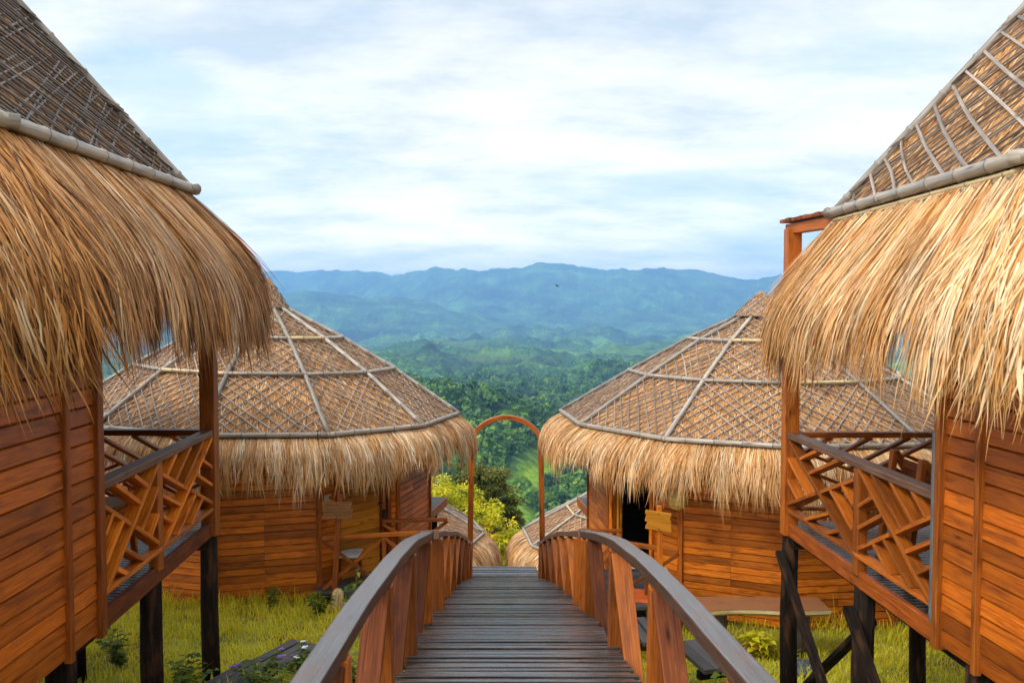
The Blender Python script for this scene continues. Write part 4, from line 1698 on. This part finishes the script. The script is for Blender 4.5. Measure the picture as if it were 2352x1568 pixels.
# arch at the far end
gate = empty('arched_gate', (xc(18.1), 18.1, dz(18.1)), 'tall slender wooden arch standing over the far end of the boardwalk', 'arch')
ax = xc(18.1) + .03
zs_ = -2.86
for s_ in (-1, 1):
    mb = MB()
    mb.beam(V(ax + s_ * .815, 18.1, dz(18.1) - .25), V(ax + s_ * .755, 18.1, zs_), .118, .10, (0, 1, 0))
    mb.build('post', M['arch'], gate, False, .006)
mb = MB()
half, rise = .755, .44
Rr = (half * half + rise * rise) / (2 * rise)
a_ = math.asin(half / Rr)
mb.path([V(ax + Rr * math.sin(t), 18.1, zs_ + rise - Rr + Rr * math.cos(t)) for t in np.linspace(-a_ * 1.03, a_ * 1.03, 26)], .10, .135, (0, 1, 0))
arch = mb.build('arch_beam', M['arch'], gate, False, .006)

# ------------------------------------------------------------------ small things


def sign(base, top, bx, by, bw, bh, tilt, mats, label, rows, dist):
    root = empty('wooden_sign', base, label, 'sign', 'wooden signs before the huts')
    mb = MB()
    mb.beam(base, top, .075, .06, (0, 1, 0), None, .06, .05)
    post = mb.build('post', M[mats[0]], root, False, .004)
    mb = MB()
    for k in range(rows):
        z = by + bh * ((k + .5) / rows - .5)
        o = random.uniform(-.006, .006)
        c = V(bx + o, base.y - .05, z)
        hw = bw / 2 * (.93 if k % 2 else 1)
        mb.beam(c + V(-hw, 0, hw * tilt), c + V(hw, .02, -hw * tilt), .022, bh / rows - .0008, (0, 0, 1), random.uniform(.5, .8))
    brd = mb.build('board', M[mats[1]], root, False, .003)
    mb = MB()
    for k in (0, rows - 1):
        c = V(bx, base.y - .068, by + bh * ((k + .5) / rows - .5))
        mb.tube([c, c + V(0, -.012, 0)], .008, 6)
    mb.build('nail', M['metal'], brd)
    return root


b_ = P(765, 1372, 11.0)
b_.z = float(ground_z(b_.x, b_.y)) - .05
t_ = P(781, 1134, 11.0)
c_ = P(776, 1170, 11.0)
sign(b_, t_, c_.x, c_.z, 70 / 1900 * 11, 39 / 1900 * 11, .02, ('plank_dark', 'sign_old'), 'faded brown plank sign on a leaning post before the left hut door', 5, 11)
b_ = P(1519, 1400, 10.3)
b_.z = float(ground_z(b_.x, b_.y)) - .05
t_ = P(1514, 1161, 10.3)
c_ = P(1511, 1194, 10.3)
sign(b_, t_, c_.x, c_.z, 60 / 1900 * 10.3, 44 / 1900 * 10.3, .16, ('plank', 'sign'), 'bright yellow-orange plank sign with notched ends before the dark doorway', 5, 10.3)


def lantern(loc, label):
    root = empty('lantern', loc, label, 'lantern', 'woven lanterns under the eaves')
    mb = MB()
    prof = [(0, .05), (.03, .10), (.08, .125), (.14, .13), (.20, .115), (.25, .08), (.27, .03)]
    for i in range(len(prof) - 1):
        mb.tube([Vector(loc) + V(0, 0, prof[i][0]), Vector(loc) + V(0, 0, prof[i + 1][0])], [prof[i][1], prof[i + 1][1]], 14, .5, i in (0, len(prof) - 2))
    mb.build('lamp_shade', M['lamp'], root, True)
    mb = MB()
    mb.tube([Vector(loc) + V(0, 0, .26), Vector(loc) + V(0, 0, .75)], .006, 5)
    mb.build('cord', M['metal'], root)


l_ = P(731, 1114, 11.15)
lantern(l_, 'round woven lantern hanging under the left hut eave by the door')
lantern(P(1555, 1169, 11.15), 'round woven lantern hanging under the right hut eave above the switch')


def mat_thing(pts, z, m, label):
    mb = MB()
    c = [Vector((x, y, z)) for x, y in pts] + []
    mb.hexa([c[0], c[1], c[1] + V(0, 0, .018), c[0] + V(0, 0, .018), c[3], c[2], c[2] + V(0, 0, .018), c[3] + V(0, 0, .018)])
    o = mb.build('doormat', M[m], None, False, .004)
    tag(o, label, 'doormat')


mat_thing([(-2.15, 11.75), (-1.55, 11.85), (-1.45, 12.25), (-1.85, 12.25)], -3.978, 'redmat', 'red doormat lying at the closed plank door of the left hut')
mat_thing([(1.50, 11.02), (1.86, 10.95), (2.02, 11.4), (1.62, 11.55)], -3.978, 'mat', 'orange doormat lying at the dark open doorway of the right hut')


def stool(loc, w, h, label, name='stool', cat='stool', topm='slab', legm='plank'):
    root = empty(name, loc, label, cat)
    l = Vector(loc)
    mb = MB()
    mb.box(l + V(-w / 2, -w / 2, h - .035), l + V(w / 2, w / 2, h), None, 0)
    mb.build('seat' if name == 'stool' else 'table_top', M[topm], root, False, .008)
    for a in (-1, 1):
        for b in (-1, 1):
            mb = MB()
            mb.beam(l + V(a * w * .44, b * w * .44, 0), l + V(a * w * .38, b * w * .38, h - .04), .045, .045, (0, 1, 0))
            mb.build('leg', M[legm], root, False, .004)
    mb = MB()
    for a in (-1, 1):
        mb.beam(l + V(a * w * .40, -w * .4, h - .09), l + V(a * w * .40, w * .4, h - .09), .025, .07)
    mb.build('apron', M[legm], root)


q_ = P(800, 1276, 11.9)
stool((q_.x, 11.9, -3.98), .36, .42, 'small low table with pale top on the left hut porch', 'porch_table', 'table', 'glasstop', 'plank_dark')
q_ = P(1545, 1282, 11.15)
stool((1.98, 11.12, -3.98), .30, .40, 'small low table with pale top beside the dark doorway', 'porch_table', 'table', 'glasstop', 'plank')
stool((-3.5, 7.0, -2.13), .42, .47, 'orange wooden stool behind the left veranda railing', 'stool', 'stool', 'sign', 'plank')

# deck chair on the right veranda
ch = empty('wooden_chair', (3.55, 7.15, -2.21), 'wooden chair with sloping back on the right veranda', 'chair')
o_ = V(3.55, 7.15, -2.21)
for sy in (-.26, .26):
    mb = MB()
    mb.beam(o_ + V(-.22, sy, 0), o_ + V(-.10, sy, .93), .05, .075, (0, 1, 0))
    mb.build('front_leg', M['post'], ch, False, .006)
    mb = MB()
    mb.beam(o_ + V(-.10, sy, .92), o_ + V(.46, sy, .0), .05, .085, (0, 1, 0))
    mb.build('rear_leg', M['post'], ch, False, .006)
    mb = MB()
    mb.beam(o_ + V(-.30, sy, .58), o_ + V(.22, sy, .58), .07, .03)
    mb.build('armrest', M['post'], ch, False, .005)
mb = MB()
for k in range(6):
    mb.box(o_ + V(-.22 + k * .075, -.235, .40 - k * .012), o_ + V(-.155 + k * .075, .235, .425 - k * .012), None, 1)
mb.build('seat', M['post'], ch, False, .003)
mb = MB()
for k in range(5):
    mb.beam(o_ + V(-.04 + k * .035, -.235, .82 - k * .085), o_ + V(-.04 + k * .035, .235, .82 - k * .085), .018, .07)
mb.build('backrest', M['red'], ch, False, .003)

# slab bench on stump legs
bz = -3.66
bench = empty('slab_bench', (3.05, 10.1, -4.4), 'long natural-edge slab bench on log legs before the right hut', 'bench')
mb = MB()
xs = np.linspace(2.15, 3.86, 12)
lo, hi = [], []
ring_f = [V(x, 9.86 + .03 * math.sin(x * 5) + random.uniform(-.01, .01), 0) for x in xs]
ring_b = [V(x, 10.32 + .015 * math.sin(x * 3), 0) for x in xs]
for i in range(len(xs) - 1):
    f0, f1, g0, g1 = ring_f[i], ring_f[i + 1], ring_b[i], ring_b[i + 1]
    zt = V(0, 0, bz)
    zl = V(0, 0, bz - .085)
    b = len(mb.v)
    mb.v.extend([tuple(q) for q in (f0 + zt, f1 + zt, g1 + zt, g0 + zt)])
    mb.face((b, b + 1, b + 2, b + 3), [(xs[i], 0), (xs[i + 1], 0), (xs[i + 1], .45), (xs[i], .45)], .75)
    b = len(mb.v)
    mb.v.extend([tuple(q) for q in (f0 + zl + V(0, .05, 0), f1 + zl + V(0, .05, 0), g1 + zl, g0 + zl)])
    mb.face((b + 3, b + 2, b + 1, b), [(xs[i], 0), (xs[i + 1], 0), (xs[i + 1], .45), (xs[i], .45)], .5)
b = len(mb.v)
for fx, gx in ((ring_f[0], ring_b[0]), (ring_f[-1], ring_b[-1])):
    b = len(mb.v)
    mb.v.extend([tuple(q) for q in (fx + zt, gx + zt, gx + zl, fx + zl + V(0, .05, 0))])
    mb.face((b, b + 1, b + 2, b + 3), [(0, 0), (.45, 0), (.45, .08), (0, .08)], .6)
seat = mb.build('seat', M['slab'], bench)
mb = MB()
for i in range(len(xs) - 1):
    f0, f1 = ring_f[i], ring_f[i + 1]
    b = len(mb.v)
    e = V(0, -.012, 0)
    mb.v.extend([tuple(q) for q in (f0 + V(0, 0, bz - .004), f1 + V(0, 0, bz - .004), f1 + e + V(0, 0, bz - .045), f0 + e + V(0, 0, bz - .045), f1 + V(0, .05, bz - .09), f0 + V(0, .05, bz - .09))])
    mb.face((b, b + 1, b + 2, b + 3), [(xs[i], 0), (xs[i + 1], 0), (xs[i + 1], .04), (xs[i], .04)], .6)
    mb.face((b + 3, b + 2, b + 4, b + 5), [(xs[i], .04), (xs[i + 1], .04), (xs[i + 1], .09), (xs[i], .09)], .6)
mb.build('bark_edge', M['bark'], seat)
for x_ in (2.50, 3.52):
    mb = MB()
    g = float(ground_z(x_, 10.1))
    mb.tube([(x_, 10.1, g - .1), (x_ + .01, 10.1, (g + bz) / 2), (x_, 10.1, bz - .087)], [.17, .155, .165], 12)
    mb.build('leg', M['trunk'], bench, True)

# flat round stepping block and stumps
q_ = P(1847, 1502, 9.3)
mb = MB()
g = float(ground_z(q_.x, q_.y))
mb.tube([(q_.x, q_.y, g - .05), (q_.x, q_.y, g + .09), (q_.x, q_.y, g + .105)], [.18, .185, .165], 14)
tag(mb.build('stepping_block', M['stone'], None, True), 'flat dark stone block in the grass below the slab bench', 'stone')
q_ = P(775, 1372, 10.8)
mb = MB()
g = float(ground_z(q_.x, q_.y))
mb.tube([(q_.x, q_.y, g - .1), (q_.x, q_.y, g + .16), (q_.x + .01, q_.y, g + .27), (q_.x + .015, q_.y, g + .31)], [.10, .085, .07, .035], 10)
tag(mb.build('stump', M['bark'], None, True), 'short pale yellow stump in the weeds under the left porch', 'stump')

# weathered plank steps beside the walk
def plank_step(name, c, ln, wd, n, ang, label, mat='greyplank', h=.05, legs=True):
    root = empty(name, c, label, 'steps')
    c = Vector(c)
    dx, dy = V(math.cos(ang), math.sin(ang), 0), V(-math.sin(ang), math.cos(ang), 0)
    for k in range(n):
        mb = MB()
        o = c + dx * ((k + .5) / n - .5) * wd + V(random.uniform(-.01, .01), 0, random.uniform(-.01, .01))
        l0 = ln / 2 * random.uniform(.9, 1.05)
        mb.beam(o - dy * l0, o + dy * ln / 2 * random.uniform(.9, 1.05) + V(0, 0, random.uniform(-.01, .01)), wd / n * .93, h)
        mb.build('plank', M[mat], root, False, .006)
    for e in (-.35, .35):
        mb = MB()
        mb.beam(c - dx * wd * .5 + dy * ln * e + V(0, 0, -h - .02), c + dx * wd * .5 + dy * ln * e + V(0, 0, -h - .02), .07, .08)
        mb.build('cross_beam', M['darkpost'], root)
    return root


q_ = P(1490, 1447, 9.4)
plank_step('plank_step', q_, .75, .34, 3, R(8), 'narrow grey plank step between boardwalk railing and bench, the farther one')
q_ = P(1632, 1503, 8.5)
plank_step('plank_step', q_, .75, .55, 4, R(14), 'broad grey plank step below the right handrail, the nearer one')
q_ = P(560, 1530, 8.0)
q_.z = float(ground_z(q_.x, q_.y)) + .10
plank_step('plank_step', q_, .55, .42, 3, R(-22), 'broken dark plank step in the grass between veranda stilts and left handrail, the left one')
q_ = P(648, 1478, 8.6)
q_.z = float(ground_z(q_.x, q_.y)) + .12
plank_step('plank_step', q_, .75, .36, 3, R(-28), 'broken dark plank step among purple flowers beside the left handrail')

# bird
bd = empty('bird', P(1280, 657, 90), 'small dark bird gliding before the blue mountains', 'bird')
p = Vector(bd.location)
mb = MB()
mb.tube([p + V(-.16, 0, .02), p + V(-.08, 0, .01), p + V(.05, 0, -.02), p + V(.16, 0, -.045), p + V(.21, 0, -.05)], [.012, .045, .055, .035, .008], 8)
mb.build('body', M['bird'], bd, True)
for s_ in (-1, 1):
    mb = MB()
    mb.hexa([p + V(-.05, 0, .03), p + V(.08, 0, .0), p + V(.08, 0, .012), p + V(-.05, 0, .042),
             p + V(-.26 * (s_ < 0) - .06, s_ * .28, .13), p + V(.0, s_ * .28, .11), p + V(.0, s_ * .28, .115), p + V(-.06, s_ * .28, .135)])
    mb.build('wing', M['bird'], bd)

# ------------------------------------------------------------------ vegetation


def make_grass():
    rng = np.random.default_rng(5)
    parts = []
    for (x0, x1, y0, y1, n, side) in ((-6.2, -.85, 5.6, 12.2, 40000, -1), (.85, 6.2, 5.6, 13.0, 36000, 1), (-.8, .8, 8.0, 11.5, 1500, 0)):
        x = rng.uniform(x0, x1, n)
        y = rng.uniform(y0, y1, n)
        pat = fbm(x * 1.3, y * 1.3, 7, 3)
        keep = rng.random(n) < np.clip(.25 + pat * 1.3, 0, 1)
        cx_ = -4.11 if side < 0 else 4.21
        keep &= np.hypot(x - cx_, y - 14) > 2.72
        x, y, pat = x[keep], y[keep], pat[keep]
        n = len(x)
        z = ground_z(x, y)
        tuft = fbm(x * 4, y * 4, 17, 2)
        h = (.04 + .12 * tuft ** 1.5) * rng.uniform(.5, 1.5, n)
        wall = np.exp(-((np.hypot(x - cx_, y - 14) - 2.9) / .22) ** 2)
        h *= 1 + wall * .9
        tall = rng.random(n) < .012
        h = np.where(tall, h * 2.2, h)
        a = rng.uniform(0, 6.28, n)
        lean = rng.uniform(.1, .9, n)
        k = 4
        u = np.linspace(0, 1, k)
        X = x[:, None] + (np.cos(a) * lean * h)[:, None] * u ** 1.8
        Y = y[:, None] + (np.sin(a) * lean * h)[:, None] * u ** 1.8
        Z = z[:, None] - .01 + h[:, None] * (u - .25 * lean[:, None] * u ** 2)
        W = rng.uniform(.006, .013, n)
        r = np.clip(.25 + .6 * pat + rng.normal(size=n) * .16, 0, 1)
        sd = np.stack([np.cos(a + 1.57), np.sin(a + 1.57), 0 * a], -1)
        parts.append(strands(np.stack([X, Y, Z], -1), W, r, sd, .6))
    V_, Q_, R_ = cat_meshes(parts)
    o = np_mesh('grass', V_, Q_, R_, M['grass'])
    tag(o, 'yellow-green unmown grass around the stilts and huts', 'grass', kind='stuff')


make_grass()


def leaf_quads(C, Dir, ln, wd, rng, droop=.3):
    """folded-diamond leaves as quads: C centre root, Dir direction"""
    n = len(C)
    Dir = Dir / (np.linalg.norm(Dir, axis=1, keepdims=True) + 1e-9)
    up = rng.normal(size=(n, 3)) * .35 + np.array([0, 0, 1.])
    sd = np.cross(Dir, up)
    sd /= np.linalg.norm(sd, axis=1, keepdims=True) + 1e-9
    tip = C + Dir * ln[:, None] + np.array([0, 0, -1.]) * (ln * droop)[:, None]
    mid = C + Dir * (ln * .5)[:, None]
    v = np.stack([C, mid + sd * (wd * .5)[:, None], tip, mid - sd * (wd * .5)[:, None]], 1).reshape(-1, 3)
    f = np.arange(n * 4).reshape(-1, 4)
    return v, f


def weed(loc, h, nstem, label, cat, flower=None, mat='weed', seed=0, leaf=.07, spread=.25, group=None, name='weed_plant', nleaf=9):
    rng = np.random.default_rng(seed)
    loc = Vector(loc)
    loc.z = float(ground_z(loc.x, loc.y))
    root = empty(name, loc, label, cat, group)
    mb = MB()
    Cs, Ds, tops = [], [], []
    for i in range(nstem):
        a = rng.uniform(0, 6.28)
        le = rng.uniform(.1, 1) * spread
        hh = h * rng.uniform(.6, 1.05)
        pts = []
        for u in np.linspace(0, 1, 6):
            pts.append(loc + V(math.cos(a) * le * u ** 1.4 + .01 * math.sin(7 * u + i), math.sin(a) * le * u ** 1.4, hh * u))
        mb.tube(pts, [.006, .0055, .005, .004, .003, .002], 5)
        tops.append(pts[-1])
        for j in range(nleaf):
            u = .18 + .82 * (j + rng.random()) / nleaf
            k = min(int(u * 5), 4)
            q = pts[k].lerp(pts[k + 1], u * 5 - k if u < 1 else 1)
            for sgn in (0, math.pi):
                b = rng.uniform(-.5, .5) + j * 1.57 + sgn
                Cs.append(q)
                Ds.append((math.cos(b), math.sin(b), rng.uniform(.1, .6)))
    mb.build('stem', M['weed'], root, True)
    Cs, Ds = np.array([tuple(c) for c in Cs]), np.array(Ds)
    n = len(Cs)
    v, f = leaf_quads(Cs, Ds, leaf * rng.uniform(.6, 1.3, n), leaf * .5 * rng.uniform(.7, 1.3, n), rng, .35)
    np_mesh('leaf', v, f, np.clip(rng.normal(.5, .25, n), 0, 1), M[mat], root)
    if flower:
        for t in tops[:max(1, nstem // 2)]:
            Cf, Df = [], []
            for e in range(3):
                c = t + V(rng.normal() * .015, rng.normal() * .015, rng.uniform(0, .02))
                for pz in range(5):
                    b = pz * 1.257 + e
                    Cf.append(tuple(c))
                    Df.append((math.cos(b), math.sin(b), .35))
            Cf, Df = np.array(Cf), np.array(Df)
            v, f = leaf_quads(Cf, Df, np.full(len(Cf), .026), np.full(len(Cf), .022), rng, .1)
            np_mesh('flower', v, f, np.full(len(Cf), .5), M[flower], root)
    return root


FL = 'flowering weeds left of the boardwalk'
q = P(598, 1530, 7.9)
weed(q, .34, 9, 'leafy weed with purple flowers beside the broken plank step, the nearer one', 'flowering weed', 'petal_purple', 'weed', 1, .075, .28, FL)
q = P(690, 1500, 8.2)
weed(q, .36, 9, 'leafy weed with white flowers close under the left handrail', 'flowering weed', 'petal_white', 'weed', 2, .075, .28, FL)
q = P(755, 1455, 8.8)
weed(q, .28, 7, 'small weed with purple flowers where the left handrail crosses the grass', 'flowering weed', 'petal_purple', 'weed', 3, .06, .24, FL)
q = P(625, 1560, 7.6)
weed(q, .30, 9, 'leafy green weed at the bottom edge below the purple flowers', 'weed', None, 'weed', 4, .08, .30, FL)
q = P(420, 1545, 7.8)
weed(q, .30, 9, 'dark leafy weed between the two near left stilts', 'weed', None, 'weed', 5, .09, .30)
q = P(810, 1390, 9.8)
weed(q, .78, 3, 'tall single-stemmed weed with hanging leaves before the left porch', 'weed', None, 'weed', 6, .12, .12, None, 'weed_plant', 8)
q = P(846, 1405, 9.8)
weed(q, .60, 7, 'feathery fern arching beside the left handrail near the red doormat', 'fern', None, 'weed', 7, .07, .38, None, 'fern', 18)
q = P(628, 1392, 10.9)
weed(q, .36, 5, 'small upright weed against the left hut wall', 'weed', None, 'weed', 8, .08, .10)
q = P(735, 1395, 10.6)
weed(q, .34, 8, 'low weeds at the foot of the faded plank sign', 'weed', None, 'weed', 9, .08, .22)
q = P(275, 1450, 8.6)
weed(q, .42, 9, 'dark leafy weed behind the left veranda stilts', 'weed', None, 'weed', 10, .09, .3)
q = P(1472, 1418, 10.2)
weed(q, .26, 7, 'small weed growing behind the farther grey plank step', 'weed', None, 'weed', 11, .08, .15)
q = P(1605, 1560, 7.7)
weed(q, .40, 9, 'broad-leaved weed under the right handrail by the nearer grey step', 'weed', None, 'weed', 12, .10, .30)
q = P(1745, 1440, 9.9)
weed(q, .30, 9, 'grassy weed under the slab bench beside the dark stilt', 'weed', None, 'grass', 13, .16, .16)
q = P(820, 1530, 7.6)
weed(q, .55, 9, 'leafy weed seen between the balusters of the left railing', 'weed', None, 'weed', 14, .08, .25)


def tree(base, lobes, label, leafm, nleaf, ln, wd, droop, seed, name='tree', cat='tree', bias=0):
    """lobes: list of (centre, radius xyz); leaves gathered in clumps over the lobes"""
    rng = np.random.default_rng(seed)
    root = empty(name, base, label, cat)
    base = Vector(base)
    mb = MB()
    top = Vector(lobes[0][0])
    mid = base.lerp(top, .55) + V(.08, .05, 0)
    mb.tube([base - V(0, 0, .3), base.lerp(mid, .5), mid, top], [.17, .14, .11, .03], 9)
    for c, r_ in lobes[1:]:
        c = Vector(c)
        st = base.lerp(top, .62 if c.z > mid.z else .42) + V(.05, 0, 0)
        mb.tube([st, st.lerp(c, .5) + V(0, 0, .12), c], [.07, .05, .015], 7)
    mb.build('trunk', M['trunk'], root, True)
    Cs, Ds, Rn = [], [], []
    for c, r_ in lobes:
        c = np.array(tuple(c))
        r_ = np.array(r_)
        vol = (r_[0] * r_[1] * r_[2]) ** (2 / 3)
        K = max(10, int(46 * vol))
        u = rng.normal(size=(K, 3))
        u /= np.linalg.norm(u, axis=1, keepdims=True)
        rad = .55 + .5 * rng.random((K, 1)) ** .6
        cl = c + u * r_ * rad
        tone = np.clip(rng.normal(.42 + bias, .16, K) + .12 * u[:, 2], 0, 1)
        for k in range(K):
            m = nleaf
            w_ = rng.normal(size=(m, 3))
            w_ /= np.linalg.norm(w_, axis=1, keepdims=True)
            s_ = rng.uniform(.10, .24) * (1 + .25 * vol)
            pos = cl[k] + w_ * s_ * rng.random((m, 1)) ** .5 * np.array([1.15, 1.15, .7])
            Cs.append(pos)
            d = w_ * np.array([1, 1, .35]) + u[k] * .35
            Ds.append(d)
            Rn.append(np.clip(tone[k] + rng.normal(size=m) * .13, 0, 1))
    Cs, Ds, Rn = np.concatenate(Cs), np.concatenate(Ds), np.concatenate(Rn)
    n = len(Cs)
    v, f = leaf_quads(Cs, Ds, ln * rng.uniform(.6, 1.3, n), wd * rng.uniform(.7, 1.3, n), rng, droop)
    np_mesh('crown', v, f, Rn, M[leafm], root)
    return root


def at(vx, vy, d):
    return P(vx, vy, d)


def lobe(vx, vy, d, rp, rz=None):
    r_ = rp / 1900 * d
    return (at(vx, vy, d), (r_, r_, (rz or rp) / 1900 * d))


gb = at(1100, 1290, 31)
tree((gb.x, 31, -15.2), [lobe(1095, 1180, 31, 52, 48), lobe(1012, 1122, 31, 40, 30), lobe(1060, 1140, 31.3, 42, 30), lobe(1135, 1215, 30.6, 46, 42), lobe(1010, 1175, 30.6, 42, 34), lobe(1165, 1250, 31, 34, 34), lobe(1075, 1240, 30.5, 48, 36), lobe(985, 1135, 31.4, 34, 26), lobe(1140, 1285, 30.5, 40, 24)],
     'bright yellow-green tree with feathery foliage behind the left arch post', 'yellow_leaf', 62, .17, .060, .35, 41, bias=.12)
gb = at(1130, 1290, 34)
tree((gb.x, 34, -18.0), [lobe(1115, 1105, 34, 50, 44), lobe(1075, 1080, 34, 36, 26), lobe(1145, 1150, 34, 44, 44), lobe(1160, 1205, 34, 38, 40), lobe(1090, 1140, 34.2, 50, 40), lobe(1055, 1110, 34.3, 30, 30), lobe(1170, 1190, 33.8, 26, 34), lobe(1128, 1085, 33.8, 30, 22)],
     'taller dark olive tree standing behind the yellow-green tree', 'dark_leaf', 70, .15, .062, .45, 42)

# ------------------------------------------------------------------ air
hm = bpy.data.meshes.new('haze')
hb = bmesh.new()
bmesh.ops.create_cube(hb, size=1.0)
for v_ in hb.verts:
    v_.co = Vector((v_.co.x * 33000, v_.co.y * 16900 + 7750, v_.co.z * 1060 + 110))
bmesh.ops.recalc_face_normals(hb, faces=hb.faces)
hb.to_mesh(hm)
hb.free()
hz = bpy.data.materials.new('haze')
hz.use_nodes = True
ht = hz.node_tree
ht.nodes.clear()
ho = N(ht, 'ShaderNodeOutputMaterial')
pv = N(ht, 'ShaderNodeVolumePrincipled')
pv.inputs['Color'].default_value = (.24, .51, .93, 1)
pv.inputs['Density'].default_value = 1.22e-4
pv.inputs['Anisotropy'].default_value = 0.0
L(ht, pv.outputs[0], ho.inputs['Volume'])
tag(link_mesh('haze', hm, hz), 'blue air softening the far mountains', 'haze', kind='stuff')
